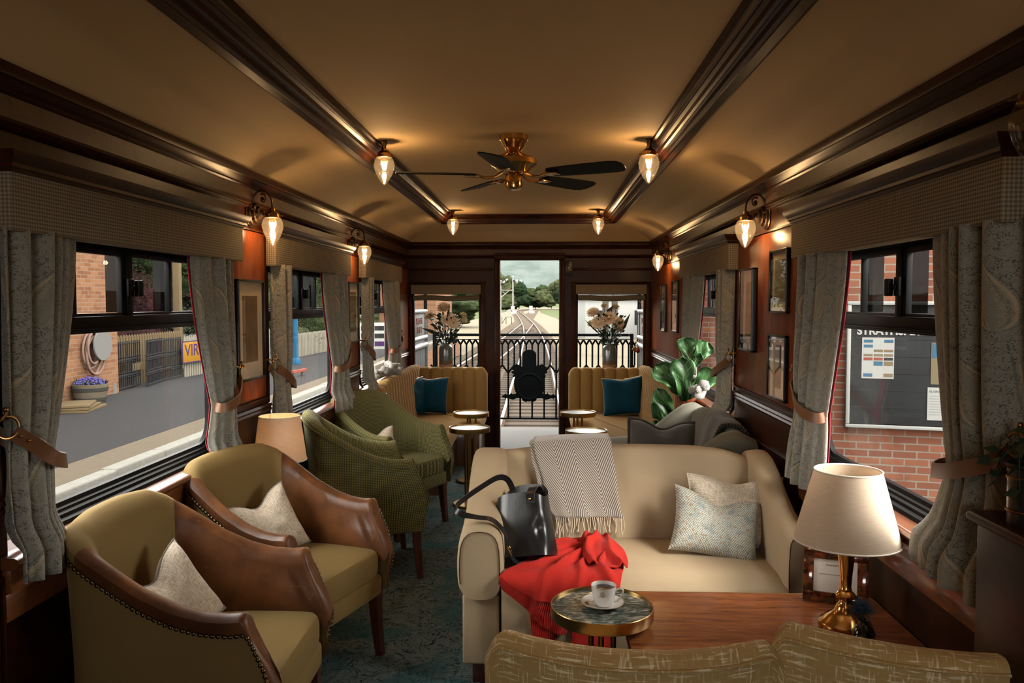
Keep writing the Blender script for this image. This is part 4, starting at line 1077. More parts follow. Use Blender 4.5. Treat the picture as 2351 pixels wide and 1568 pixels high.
for (x0, z0, x1, z1) in ((-.003, .0435, .001, .0505), (.001, .0435, -.002, .047), (.0035, .0435, .001, .0475), (-.0035, .0485, .001, .0505), (.001, .049, .004, .0508), (-.001, .0465, .0035, .0480)): cr.tube([cpt(x0, z0), cpt((x0+x1)/2, (z0+z1)/2+.0004), cpt(x1, z1)], .00055, 5)
cr.build('crest', M['gilt'], bo)
o = thing('teaspoon', 'small silver teaspoon resting on the white saucer', 'spoon', (CX_-.045, CY_-.012, Z0+.013), math.radians(20))
m = MB(); m.sph((0, 0, .002), (.014, .010, .0035), 16, 8); m.tube(crom([(.012, 0, .003), (.03, .022, .004), (.04, .055, .007)], 12), .0018, 6); m.build('spoon_body', M['steel'], o)
# ------------------------------------------------------------------ wooden side table with lamp, frame, thistle
o = thing('wooden_table', 'polished red-brown wooden table with rounded corner under the brass lamp', 'table', (.70, 2.55, 0))
TT = .560; tx0, tx1, ty0, ty1 = .262, 1.150, 2.285, 2.835
m = MB(); poly = rrpoly([(tx0, ty0), (tx1, ty0), (tx1, ty1), (tx0, ty1)], .05, 6)
m.prism(poly, TT-.026, TT); m.build('tabletop', M['tablewood'], o, world=True)
m = MB(); pts = [Vector((a, b, TT-.006)) for a, b in rrpoly([(tx0, ty0), (tx1, ty0), (tx1, ty1), (tx0, ty1)], .05, 6)]
m.tube(pts, .0065, 8, closed=True); m.build('edge_bead', M['brassdark'], o, world=True)
m = MB(); m.box(tx0+.05, tx1-.02, ty0+.05, ty1-.05, TT-.10, TT-.026, .004); m.build('apron', M['mahogany'], o, world=True)
for x in (tx0+.07, tx1-.05):
    for y in (ty0+.07, ty1-.07): m = MB(); m.box(x-.02, x+.02, y-.02, y+.02, 0, TT-.03, .004); m.build('leg', M['mahogany'], o, world=True)
def table_lamp(label, x, y, z, r0, r1, h, lit, hgt):
    """r0 top radius, r1 bottom radius, h shade height, hgt height of the shade's lower rim"""
    o = thing('table_lamp', label, 'table lamp', (x, y, z), 0, 'brass table lamps with linen shades')
    k = hgt/.275
    pf = [(.001, 0), (.078, 0), (.080, .004), (.080, .018), (.076, .022), (.066, .028), (.060, .036), (.044, .046), (.034, .056), (.030, .066), (.0255, .074), (.022, .078), (.020, .084), (.020, .090), (.029, .096), (.031, .104), (.025, .112), (.018, .117), (.019, .122), (.0165, .126), (.0185, .16), (.0225, .20), (.025, .222), (.0255, .232), (.034, .240), (.042, .247), (.043, .252), (.036, .260), (.024, .272), (.020, .280), (.0205, .288), (.019, .290), (.0205, .296), (.019, .30), (.012, .310), (.010, .40), (.001, .405)]
    m = MB(); m.lathe([(r, zz*k) for r, zz in pf], 40); m.build('brass_base', M['brass'], o)
    m = MB(); t = .0025
    m.lathe([(r1-t, hgt), (r1, hgt), (r0, hgt+h), (r0-t, hgt+h), (r1-t, hgt)], 64); sh_ = m.build('lamp_shade', M['shade'], o, sharp=30)
    m = MB(); m.tube([(r1*math.cos(a), r1*math.sin(a), hgt) for a in [2*PI*q/64 for q in range(64)]], .0028, 8, closed=True); m.build('lower_ring', M['paper'], sh_)
    m = MB(); m.tube([(r0*math.cos(a), r0*math.sin(a), hgt+h) for a in [2*PI*q/64 for q in range(64)]], .0028, 8, closed=True); m.build('upper_ring', M['paper'], sh_); m = MB()
    rr = lerp(r1, r0, .9); zz = hgt+h*.9
    for q in range(3): a = q*2*PI/3+.3; m.tube([(.008*math.cos(a), .008*math.sin(a), zz-.01), (rr*math.cos(a), rr*math.sin(a), zz)], .0018, 6)
    m.build('shade_carrier', M['paper'], sh_)
    b = MB(); b.sph((0, 0, hgt+h*.42), (.022, .022, .034), 14, 10); b.build('bulb', M['bulb'] if lit else M['china'], o)
    if lit:
        l = bpy.data.lights.new('bulb_light', 'POINT'); l.energy = 5.; l.color = WARM; l.shadow_soft_size = .03
        lo = bpy.data.objects.new('bulb_light', l); COL.objects.link(lo); lo.location = (0, 0, hgt+h*.42); lo.parent = o
    return o
table_lamp('brass table lamp with pale linen shade on the wooden table', .962, 2.540, TT, .101, .161, .224, False, .283)
o = thing('lamp_table', 'small dark side table behind the second armchair, hidden under the lit lamp', 'side table', (-1.30, 3.98, 0))
m = MB(); m.box(-.16, .16, -.16, .16, .50, .525, .006); m.build('tabletop', M['mahogany'], o)
for x in (-.13, .13):
    for y in (-.13, .13): m = MB(); m.box(x-.014, x+.014, y-.014, y+.014, 0, .50, .003); m.build('leg', M['mahogany'], o)
table_lamp('lit brass lamp with tan linen shade behind the leather armchair', -1.340, 3.96, .525, .102, .132, .222, True, .275)
# photo frame
o = thing('photo_stand', 'tortoiseshell-framed notice card leaning behind the brass lamp', 'photo frame', (1.00, 2.735, TT), math.radians(-20))
Mx = Matrix.Translation((0, 0, .003)) @ Matrix.Rotation(math.radians(-16), 4, 'X')
FW, FH, b = .210, .180, .035
m = MB()
for (x0, x1, z0, z1) in ((-FW/2, FW/2, 0, b), (-FW/2, FW/2, FH-b, FH), (-FW/2, -FW/2+b, b, FH-b), (FW/2-b, FW/2, b, FH-b)): m.box(x0, x1, -.008, .008, z0, z1, .003, M=Mx)
m.build('frame', M['tortoise'], o)
m = MB(); m.box(-FW/2+b, FW/2-b, -.001, .003, b, FH-b, 0, M=Mx); m.build('card', M['paper'], o)
TM = lambda x, z: Mx @ Matrix.Translation((x, -.002, z)) @ Matrix.Rotation(PI/2, 4, 'X')
txt('YOUR DIGITAL APP', .0072, TM(0, .124), M['ink'], o, ex=.0002, align='CENTER', world=False)
txt('WONDERFUL', .0060, TM(.032, .108), M['ink'], o, ex=.0002, align='CENTER', world=False)
m = MB(); m.box(-.052, .052, -.0022, -.001, .0945, .0953, 0, M=Mx); m.build('printed_rule', M['ink'], o)
m = MB(); m.box(-.02, .02, -.003, .003, 0, .125, .002, M=Matrix.Translation((0, .082, 0)) @ Matrix.Rotation(math.radians(14), 4, 'X')); m.build('stand', M['blackwood'], o)
# thistle
o = thing('thistle_vase', 'small smoky round vase holding a dark blue thistle', 'vase', (.975, 2.425, TT))
m = MB(); m.lathe([(.001, .001), (.018, 0), (.028, .008), (.034, .022), (.034, .034), (.026, .050), (.014, .058), (.012, .066), (.014, .070), (.0115, .066), (.012, .058), (.024, .048), (.031, .034), (.030, .020), (.001, .006)], 36); m.build('glass_bowl', M['smoke'], o)
m = MB(); m.tube([(0, 0, .01), (0, .002, .06), (-.004, .004, .095)], .0028, 8); m.build('stem', M['darkleaf'], o)
m = MB(); m.sph((-.004, .004, .102), (.013, .013, .017), 14, 10); r = random.Random(5)
for k in range(300):
    d = Vector((r.gauss(0, 1), r.gauss(0, 1), r.gauss(.25, .8))).normalized(); c = Vector((-.004, .004, .100)); ln = r.uniform(.030, .050)
    s_ = d.orthogonal().normalized()*.0016; q = d.cross(s_)
    b = len(m.v); m.v += [c+d*.008+s_, c+d*.008-s_*.5+q*.86, c+d*.008-s_*.5-q*.86, c+d*ln]
    for f in ((0, 1, 3), (1, 2, 3), (2, 0, 3)): m.face([b+x for x in f])
m.build('thistle_head', M['thistle'], o, sharp=80)
# ------------------------------------------------------------------ the two nearest chairs, seen from behind (local: facing +y)
def low_chair(label, loc, rz, hw, sag=.10, tilt=0., hgt=.775):
    o = thing('brocade_chair', label, 'armchair', loc, rz, 'gold brocade chairs')
    m = MB(); n = 40
    def sec(k):
        u = -1+2*k/(n-1); x = u*hw; y = sag*abs(u)**2.2-.02; th = .075*(1-.25*abs(u)**4)
        h = hgt+.012*abs(u)**2-.060*max(0, (abs(u)-.86)/.14)**2.2-tilt*u
        lean = .05
        nx = -math.copysign(.55, u)*abs(u)**1.5
        pr = rrpoly([(0, .26), (-lean, h-.01), (.02-lean, h+.006), (th-lean, h), (th+.02, .26)], .025, 5)
        return [Vector((x+nx*d*.4, y+d, z)) for d, z in pr]
    secs = [sec(k) for k in range(n)]; q = len(secs[0])
    b = m.grid(lambda i, j: secs[i][j], n, q, cv=True); m.face([b+j for j in range(q)][::-1]); m.face([b+(n-1)*q+j for j in range(q)])
    bk = m.build('backrest', M['brocade'], o, sharp=45)
    w = MB(); w.tube([secs[k][8]+Vector((0, -.003, -.012)) for k in range(1, n-1)], .0045, 7); w.build('piping', M['brocade'], bk, sharp=80)
    m = MB(); m.box(-hw+.06, hw-.06, .06, .40, .30, .46, .035, 4); m.build('seat', M['brocade'], o)
    for x in (-hw+.08, hw-.08):
        for y in (.02, .36): l = MB(); l.box(x-.02, x+.02, y-.02, y+.02, 0, .31, .004); l.build('leg', M['legwood'], o)
    return o
low_chair('gold brocade chair seen from behind, bottom centre, before the wooden table', (.214, 1.875, 0), math.radians(-3), .352)
low_chair('gold brocade chair seen from behind, cut off at the bottom right', (.852, 1.865, 0), math.radians(-13), .298, .05, .012, .80)
# ------------------------------------------------------------------ cushions in the tub chairs
def incline(cx, cy, rz, lx, ly): c, s_ = math.cos(rz), math.sin(rz); return (cx+c*lx-s_*ly, cy+s_*lx+c*ly)
for (cx, cy, rd, lx, ly, w, h, lab, sd, z, roll, yaw) in ((-1.108, 2.515, 1, -.105, -.03, .32, .30, 'cream tweed cushion in the nearest leather armchair', 21, .625, 30, 25),
                         (-1.112, 3.343, -18.7, -.105, .0, .32, .30, 'cream tweed cushion in the second leather armchair, before the lit lamp', 22, .625, 24, 25),
                         (-1.110, 5.600, -27, -.02, -.10, .27, .25, 'pale cushion in the farther green check armchair', 23, .60, 12, 35)):
    x, y = incline(cx, cy, math.radians(rd), lx, ly)
    cushion(lab, w, h, .13, M['tweed'], (x, y, z), math.radians(-26), math.radians(rd+90-yaw), math.radians(roll-10), .10, .05, sd, M['rope'], .0035, group='pale cushions in the tub chairs')
# ------------------------------------------------------------------ grey sofa against the right wall (faces left)
o = thing('grey_sofa', 'grey-green velvet sofa against the right wall behind the beige sofa', 'sofa', (.78, 5.0, 0))
GY0, GY1 = 4.20, 5.56
m = MB(); ys = [GY0+.02+(GY1-GY0-.04)*k/40 for k in range(41)]
def gsec(y):
    u = (y-GY0)/(GY1-GY0)*2-1; h = .93-.10*abs(u)**3
    pts = rrpoly([(.93+.04*abs(u)**3, .42), (1.00, h-.03), (1.03, h), (1.10, h-.01), (1.135, .15), (1.0, .15)], .06, 5)
    return [(a, y, b) for a, b in pts]
sec_loft(m, ys, gsec); m.build('backrest', M['greyvelvet'], o, world=True)
m = MB(); ys = [GY0+.16+(GY1-GY0-.32)*k/20 for k in range(21)]
def gseat(y):
    u = (y-GY0)/(GY1-GY0)*2-1; d = .015*(1-abs(u)**3)
    return [(a, y, b) for a, b in rrpoly([(.98, .12), (.98, .46+d), (.50, .46+d), (.40, .43), (.40, .30), (.42, .12)], .04, 5)]
sec_loft(m, ys, gseat); m.build('seat', M['greyvelvet'], o, world=True)
for (y0, y1) in ((GY0, GY0+.16), (GY1-.16, GY1)):
    m = MB(); xs = [.385+.74*k/26 for k in range(27)]
    def asec(x):
        h = interp([(.38, .640), (.42, .662), (.50, .668), (.62, .675), (.74, .73), (.86, .83), (.95, .895), (1.03, .915), (1.13, .86)], x); ins = .014*(1-sst(0, .04, x-.385))
        return [(x, a, b) for a, b in rrpoly([(y0+ins, .12), (y0-.01+ins, .5), (y0+ins, h-ins), (y1-ins, h-ins), (y1+.01-ins, .5), (y1-ins, .12)], .07, 6)]
    sec_loft(m, xs, asec); m.build('arm', M['greyvelvet'], o, world=True)
for x, y in ((.45, GY0+.08), (.45, GY1-.08), (1.06, GY0+.08), (1.06, GY1-.08)): m = MB(); m.box(x-.025, x+.025, y-.025, y+.025, 0, .125, .004); m.build('leg', M['legwood'], o, world=True)
# cushion with ruffled edge on it
cushion('charcoal cushion with dark furry edging on the grey sofa', .44, .34, .14, M['charcoal'], (.765, 5.20, .66), math.radians(-24), math.radians(-6), math.radians(-3), .05, .055, 31, M['darkrope'], .013)
# throw over the near part of its back
o = thing('dark_throw', 'dark wool throw with twisted cord edge over the grey sofa', 'throw', (1.0, 4.6, .93))
m = MB(); nu, nv = 26, 30
def dt(i, j):
    u, v = i/(nu-1), j/(nv-1); y = lerp(4.43, 4.80, u)+.02*math.sin(v*5)
    uu = (y-GY0)/(GY1-GY0)*2-1; h = .93-.10*abs(uu)**3
    p = [(.885, .56), (.925, .70), (.965, h-.06), (.995, h+.004), (1.03, h+.016), (1.09, h+.010), (1.128, h-.03), (1.142, .70)]
    k = v*(len(p)-1); q = min(int(k), len(p)-2); a = Vector((p[q][0], 0, p[q][1])).lerp(Vector((p[q+1][0], 0, p[q+1][1])), k-q)
    return Vector((a.x-.004*math.sin(u*11+v*4)-.004, y, a.z+.004*math.sin(u*9)))
m.grid(dt, nu, nv); c = m.build('throw_cloth', M['charcoal'], o, world=True, recalc=False, sharp=80)
md = c.modifiers.new('thickness', 'SOLIDIFY'); md.thickness = .006; md.offset = 0
m = MB(); pts = [dt(0, j)+Vector((-.004, -.006, .002)) for j in range(nv-4)]
fine = crom(pts, 110); m.tube(fine, lambda k: .011+.004*math.sin(k*1.25), 8); m.build('cord_edge', M['darkrope'], o, world=True, sharp=80)
# ------------------------------------------------------------------ gold corner benches with fluted backs
def bench(label, sg):
    """sg -1: left corner, +1: right corner"""
    W_ = XL if sg < 0 else XR
    o = thing('corner_bench', label, 'bench', (W_-sg*.35, 7.6, 0), 0, 'gold fluted corner benches')
    yb = YE-.19                      # space for the vase shelf behind
    xe = -.60 if sg < 0 else .255     # free end of the part along the end wall
    ys0 = 6.42 if sg < 0 else 5.85
    zt = .905
    # fluted back along the end wall
    n = 7; xa, xb = W_-sg*.04, xe; m = MB(); per = 10; N_ = n*per+1
    def fl(i): return abs(math.sin(PI*i/per))**.55
    pr = [(0, .40), (0, .55), (.0, .75), (0, .86), (.012, .893), (.045, .905), (.085, .893), (.11, .86), (.11, .40)]
    def P(i, j):
        x = lerp(xa, xb, i/(N_-1)); d, z = pr[j]; f = fl(i)
        k = 1 if j < 5 else 0
        edge = max(0, (i/(N_-1)-.93)/.07)
        return (x, yb-.115+d-.022*f*(1 if j < 6 else 0)-.03*sst(.9, .4, z)+.02, z+(.014*f if 2 < j < 8 else 0)-(.05*edge**2 if 2 < j < 8 else 0))
    m.grid(P, N_, len(pr)); m.face([m_ for m_ in range(len(pr))]); m.face([(N_-1)*len(pr)+q for q in range(len(pr))]); m.build('fluted_back', M['cord'], o, world=True, sharp=70)
    # fluted back along the side wall
    L_ = yb-.05-ys0; n2 = int(L_/.118); N2 = n2*per+1; m = MB()
    top = lambda y: .93-.05*sst(ys0+.35, ys0-.05, y)
    def Q(i, j):
        y = lerp(ys0, yb-.05, i/(N2-1)); d, z = pr[j]; f = fl(i); zz = z*(top(y)/.905) if j > 2 else z
        return (W_-sg*(.155-d-.0+.022*f*(1 if j < 6 else 0)+.045*sst(.9, .4, z)), y, zz+(.014*f if 2 < j < 8 else 0))
    m.grid(Q, N2, len(pr)); m.face([q for q in range(len(pr))]); m.face([(N2-1)*len(pr)+q for q in range(len(pr))]); m.build('fluted_back', M['cord'], o, world=True, sharp=70)
    # L-shaped seat
    xs1 = -.815 if sg < 0 else .475; ye = 7.62
    poly = [(W_-sg*.03, ys0+.03), (xs1, ys0+.03), (xs1, ye-.10), (xs1-sg*.06, ye), (xe-sg*-.02, ye), (xe-sg*-.02, yb-.02), (W_-sg*.03, yb-.02)]
    m = MB(); rp = rrpoly(poly, .05, 4); q = len(rp); cx_ = sum(p[0] for p in rp)/q; cy_ = sum(p[1] for p in rp)/q
    lay = [(.0, .33), (-.006, .345), (-.012, .37), (-.010, .42), (0, .445), (.02, .458), (.05, .462)]
    def PS(i, j):
        e, z = lay[j]; p = Vector((*rp[i], 0)); a = Vector((*rp[i-1], 0)); b_ = Vector((*rp[(i+1) % q], 0)); t = (b_-a).normalized(); nn = Vector((t.y, -t.x, 0))
        if sum((rp[k][0]*rp[(k+1) % q][1]-rp[(k+1) % q][0]*rp[k][1]) for k in range(q)) < 0: nn = -nn
        return p-nn*e+Vector((0, 0, z))
    b = m.grid(PS, q, len(lay), cu=True); m.face([b+k*len(lay)+len(lay)-1 for k in range(q)]); m.face([b+k*len(lay) for k in range(q)])
    m.build('seat', M['cord'], o, world=True)
    # wooden base with panels
    m = MB(); ins = .03
    m.box(min(W_-sg*.02, xs1+sg*ins), max(W_-sg*.02, xs1+sg*ins), ys0+.06, yb, .0, .335, .004); m.box(min(W_-sg*.02, xe+sg*ins), max(W_-sg*.02, xe+sg*ins), ye+ins, yb, 0, .335, .004); m.build('base', M['benchwood'], o, world=True)
    X_ = xs1+sg*ins
    for k in range(2):
        y0 = ys0+.14+k*.55; m = MB(); m.box(X_-sg*.0, X_-sg*.012, y0, y0+.45, .06, .28, .006); m.build('base_panel', M['mahog_y'], o, world=True)
    m = MB(); a_, b_ = sorted((xe+sg*.07, xs1-sg*.08)); m.box(a_, b_, ye+ins-.012, ye+ins+.002, .06, .28, .006); m.build('base_panel', M['mahog_y'], o, world=True)
    # wooden shelf behind, and end panel
    m = MB(); a_, b_ = sorted((W_-sg*.005, xe)); m.box(a_, b_, yb-.01, YE-.002, .80, .845, .006); m.build('shelf', M['sillwood'], o, world=True)
    m = MB(); a_, b_ = sorted((W_-sg*.01, W_-sg*.20)); m.box(a_, b_, ys0-.035, ys0, .0, .955 if sg > 0 else .86, .012, 3); m.build('end_panel', M['burl'] if sg > 0 else M['benchwood'], o, world=True)
    return o
bench('gold fluted L-shaped bench in the far left corner', -1)
bench('gold fluted L-shaped bench in the far right corner', 1)
g = 'teal cushions on the corner benches'
cushion('bright teal velvet cushion in front on the left corner bench', .41, .38, .15, M['teal'], (-1.185, 8.02, .655), math.radians(-18), math.radians(6), math.radians(-3), .06, .02, 41, M['brassdark'], .004, group=g)
cushion('dark teal velvet cushion behind the bright one in the left corner', .40, .38, .13, M['teal'], (-1.30, 7.90, .650), math.radians(-14), math.radians(62), 0, .06, .02, 42, M['brassdark'], .004, group=g)
cushion('dark teal velvet cushion in front on the right corner bench', .41, .39, .15, M['teal'], (.790, 7.99, .655), math.radians(-18), math.radians(-8), math.radians(5), .06, .02, 43, M['brassdark'], .004, group=g)
cushion('dark teal velvet cushion tucked behind in the right corner', .39, .36, .13, M['teal'], (.965, 8.02, .645), math.radians(-15), math.radians(-30), 0, .06, .02, 44, M['brassdark'], .004, group=g)
# ------------------------------------------------------------------ knitted blankets on the sills
def knot(label, loc, sc, seed, mt):
    o = thing('knit_blanket', label, 'blanket', loc); r = random.Random(seed)
    for k in range(5):
        m = MB(); a = r.random()*6; pts = []
        for q in range(26):
            t = q/25; pts.append((sc[0]*(.9*math.sin(t*5+a)*.5+r.uniform(-.02, .02)), sc[1]*(t-.5)*1.1, sc[2]*(.25+.30*abs(math.sin(t*4+k*1.3+a))+.12*k)))
        pts = crom(pts, 60); m.tube(pts, lambda i: .024+.004*math.sin(i*1.4), 8); m.build('knitted_roll', mt, o, sharp=80)
    return o
knot('chunky grey knitted blanket on the sill beyond the plant', (1.075, 5.72, .905), (.10, .42, .14), 2, M['rope'])
o = knot('grey knitted blanket over the bench back below the farthest left window', (-1.395, 7.05, .90), (.12, .60, .14), 5, M['rope'])
# ------------------------------------------------------------------ stoneware vases with flowers
def flowers(vx, label_v, label_f, seed, side):
    vy, vz = YE-.10, .845
    v = thing('stoneware_vase', label_v, 'vase', (vx, vy, vz), 0, 'stoneware vases on the end shelves')
    m = MB(); m.lathe([(.001, .002), (.066, 0), (.071, .004), (.074, .05), (.074, .24), (.070, .268), (.058, .290), (.046, .300), (.044, .312), (.048, .318), (.041, .316), (.040, .300), (.064, .268), (.068, .24), (.066, .02), (.001, .012)], 40); m.build('vase_body', M['vase'], v)
    o = thing('flower_bouquet', label_f, 'bouquet', (vx, vy, vz+.31), 0, 'bouquets in the stoneware vases')
    r = random.Random(seed)
    def mum(c, rad, d, mt=M['mum'], n=70):
        m = MB(); d = Vector(d).normalized(); q = d.to_track_quat('Z', 'Y'); c = Vector(c)
        for k in range(n):
            t = (k+.5)/n; el = math.asin(1-1.15*t) if 1-1.15*t > -1 else -1.4; az = k*2.39996
            v_ = Vector((math.cos(az)*math.cos(el), math.sin(az)*math.cos(el), math.sin(el)*.62)); s_ = v_.cross(Vector((0, 0, 1))); s_ = (s_ if s_.length > .1 else Vector((1, 0, 0))).normalized()*rad*.14
            b = len(m.v); p = [v_*rad*.2, v_*rad*.65+s_, v_*rad+Vector((0, 0, rad*.12)), v_*rad*.65-s_, v_*rad*.6+Vector((0, 0, -rad*.08))]
            m.v += [c+q @ x for x in p]
            for f in ((0, 1, 4), (1, 2, 4), (2, 3, 4), (3, 0, 4), (0, 1, 2, 3)): m.face([b+x for x in f])
        m.sph(c, rad*.35, 10, 6); m.build('flower_head', mt, o, sharp=80)
    if side < 0: H = [(-.02, -.02, .375, .085), (-.165, -.02, .295, .075), (.085, -.05, .235, .095), (.010, -.06, .255, .060), (.19, -.02, .30, .05), (.20, -.02, .25, .045), (.05, -.03, .31, .04)]
    else: H = [(-.175, -.02, .325, .080), (-.115, -.05, .225, .090), (-.01, -.06, .270, .090), (.095, -.04, .225, .070), (.06, -.03, .385, .05), (-.20, -.02, .215, .045), (-.06, -.01, .40, .04), (.10, -.05, .160, .045)]
    for (x, y, z, rd) in H: mum((x, y, z), rd, (x*2, y*2-.5, .8 if z > .28 else .35), M['mum'] if rd > .055 else M['bud'], 70 if rd > .055 else 34)
    st = MB()
    for (x, y, z, rd) in H: st.tube(crom([(x*.08, y*.1, -.12), (x*.2, y*.3, .06), (x*.7, y*.8, z*.6), (x, y, z-.02)], 10), .0035, 6)
    st.build('stems', M['darkleaf'], o, kind='stuff')
    lf = MB()
    for k in range(240):
        a = r.random()*2*PI; h = r.uniform(-.02, .30); rr = r.uniform(.02, .07+.42*max(0, h)*.7 if h > 0 else .07)
        c = Vector((rr*math.cos(a)*1.1, rr*math.sin(a)*.5-.02, h)); d = Vector((math.cos(a), math.sin(a)*.6, r.uniform(.0, 1.2))).normalized(); ln = r.uniform(.03, .075)
        s_ = d.orthogonal().normalized(); s_ = (s_*math.cos(k)+d.cross(s_)*math.sin(k))*ln*.24; b = len(lf.v); nn = d.cross(s_).normalized()*.002
        lf.v += [c, c+d*ln*.5+s_, c+d*ln, c+d*ln*.5-s_, c+d*ln*.5+nn]
        for f in ((0, 1, 4), (1, 2, 4), (2, 3, 4), (3, 0, 4), (0, 3, 2, 1)): lf.face([b+x for x in f])
    for (x0, z0, x1, z1, w) in (((-.06, .10, -.26, .17, .022), (.06, .02, .15, .045, .02), (.02, .25, .05, .43, .014)) if side < 0 else ((.10, .10, .215, .33, .026), (-.04, .30, .035, .41, .03), (-.10, .10, -.27, .26, .012))):
        a_, c_ = Vector((x0, -.04, z0)), Vector((x1, -.05, z1)); d = (c_-a_); s_ = Vector((-d.z, 0, d.x)).normalized()*w; b = len(lf.v)
        lf.v += [a_, a_+d*.4+s_, c_, a_+d*.4-s_, a_+d*.45+Vector((0, -.008, 0)), a_+d*.45+Vector((0, .002, 0))]
        for f in ((0, 1, 4), (1, 2, 4), (2, 3, 4), (3, 0, 4), (0, 1, 5), (1, 2, 5), (2, 3, 5), (3, 0, 5)): lf.face([b+x for x in f])
    lf.build('foliage', M['darkleaf'], o, sharp=80, kind='stuff')
flowers(-1.055, 'banded stoneware vase on the end shelf left of the doorway', 'cream chrysanthemum bouquet in the vase left of the doorway', 4, -1)
flowers(.690, 'banded stoneware vase on the end shelf right of the doorway', 'cream chrysanthemum bouquet in the vase right of the doorway', 8, 1)
# ------------------------------------------------------------------ fiddle-leaf fig
PX, PY = .925, 5.70; PZ = -.085
o = thing('potted_fig', 'fiddle-leaf fig with big glossy leaves behind the grey sofa', 'plant', (PX, PY, 0))
m = MB(); m.lathe([(.001, .0), (.085, 0), (.10, .02), (.125, .24), (.128, .26), (.118, .26), (.112, .235), (.001, .23)], 36); m.build('pot', M['terracotta'], o)
def stem_(pts, r0=.008): m = MB(); m.tube(crom([(a, b, c+(PZ if c > .3 else 0)) for a, b, c in pts], 20), lambda k: r0*(1-.3*k/19), 8); m.build('stem', M['stem'], o)
stem_([(0, 0, .23), (.0, 0, .6), (.02, -.01, .85), (.065, -.02, 1.08), (.115, -.03, 1.33)])
stem_([(.02, 0, .25), (.03, .01, .6), (.045, 0, .82), (.06, 0, 1.0)], .006)
def leaf(base, tip, w, nrm, curl, seed):
    base, tip = Vector(base)+Vector((0, 0, PZ)), Vector(tip)+Vector((0, 0, PZ)); d = tip-base; ln = d.length; t = d.normalized(); n_ = Vector(nrm).normalized(); n_ = (n_-t*n_.dot(t)).normalized(); s_ = t.cross(n_); nu, nv = 16, 13
    wid = lambda u: w*.84*interp([(0, .10), (.06, .34), (.2, .50), (.35, .50), (.5, .60), (.7, .95), (.82, 1), (.92, .80), (.98, .40), (1, .06)], u)
    m = MB()
    def P(i, j, o_=0.):
        u = i/(nu-1); v = -1+2*j/(nv-1)
        z = curl*(u-.5)**2*-ln+curl*.12*ln+.16*w*abs(v)**1.4+.014*math.sin(u*17+seed)*abs(v)**2+.012*math.sin(u*9+v*5+seed)+.006*math.sin(abs(v)*6-u*26)*abs(v)
        return base+t*(u*ln)+s_*(v*wid(u)*.5)+n_*(z-o_)
    m.grid(P, nu, nv); b = m.build('leaf', M['leaf'], o, recalc=False, sharp=80)
    md = b.modifiers.new('thickness', 'SOLIDIFY'); md.thickness = .0016
    v_ = MB(); v_.tube([P(i, 6)+n_*.001 for i in range(nu)], lambda k: .0026*(1-.7*k/(nu-1)), 6)
    for q in (3, 5, 7, 9, 11):
        for sd in (0, 12):
            p0 = P(q, 6)+n_*.001; p1 = P(min(q+3, nu-1), 6+int((sd-6)*.75))+n_*.0015; v_.tube([p0, p0.lerp(p1, .5)+n_*.002, p1], .0009, 4)
    v_.build('midrib', M['vein'], b, sharp=80)
F = (-.25, -1, .15)
leaf((.03, -.02, .80), (-.13, -.09, 1.08), .17, (-.5, -1, .2), .35, 1)
leaf((.01, -.02, .76), (-.17, -.16, .985), .12, (-.7, -.6, .4), .5, 2)
leaf((.07, -.03, .98), (.045, -.06, 1.30), .22, F, .25, 3)
leaf((.075, -.03, 1.00), (.27, -.10, 1.215), .18, (.35, -.7, .55), .2, 4)
leaf((.10, -.03, 1.22), (.085, .02, 1.43), .17, (-.3, -1, .3), .3, 5)
leaf((.11, -.03, 1.22), (.235, -.02, 1.40), .17, (.2, -.9, .5), .3, 6)
leaf((.05, -.02, 1.02), (-.13, .02, 1.235), .20, (-.2, -1, .4), .3, 7)
leaf((.02, -.02, .72), (-.16, -.22, .825), .17, (-.2, -.4, 1), .45, 8)
leaf((.04, .02, .72), (.19, .04, .86), .12, (.1, -.8, .6), .3, 9)
leaf((.01, -.02, .74), (.02, -.17, .96), .10, (1, -.25, .2), .2, 10)
leaf((.11, -.03, 1.30), (.22, -.04, 1.30), .11, (0, -.4, 1), .3, 11)
# ------------------------------------------------------------------ framed pictures
def picture(label, X, sg, y, z, w, h, dp=.022, kind=0):
    o = thing('framed_picture', label, 'picture', (X, y, z), 0, 'framed pictures on the walls')
    m = MB(); b = .011
    for (y0, y1, z0, z1) in ((-w/2, w/2, -h/2, -h/2+b), (-w/2, w/2, h/2-b, h/2), (-w/2, -w/2+b, -h/2, h/2), (w/2-b, w/2, -h/2, h/2)): m.box(min(-sg*.001, -sg*dp), max(-sg*.001, -sg*dp), y0, y1, z0, z1, .002)
    m.build('frame', M['blackwood'], o)
    m = MB(); m.box(-sg*.004-.002, -sg*.004+.002, -w/2+b*.7, w/2-b*.7, -h/2+b*.7, h/2-b*.7, 0); m.build('mount', M['mount'], o)
    m = MB(); q = [.23, .20, .34][kind]; x = -sg*.0075; m.box(x-.001, x+.001, -w/2+w*q, w/2-w*q, -h/2+h*.18, h/2-h*.16, 0); m.build('print', M['print'], o)
    m = MB(); x = -sg*(dp-.006); m.box(x-.001, x+.001, -w/2+b*.8, w/2-b*.8, -h/2+b*.8, h/2-b*.8, 0); m.build('glass', M['picglass'], o)
    return o
picture('pale-mounted picture in a thin black frame between the left windows', XL-(-1)*.007, -1, 3.915, 1.46, .36, .50)
picture('dark narrow framed picture before the farthest left window', XL+.007, -1, 6.05, 1.52, .32, .46, kind=1)
picture('large framed picture on the right wall, left of the stacked pair', XR-.007, 1, 4.50, 1.555, .30, .46, .034)
picture('upper of two framed pictures stacked beside the right curtain', XR-.007, 1, 3.93, 1.70, .29, .31, kind=1)
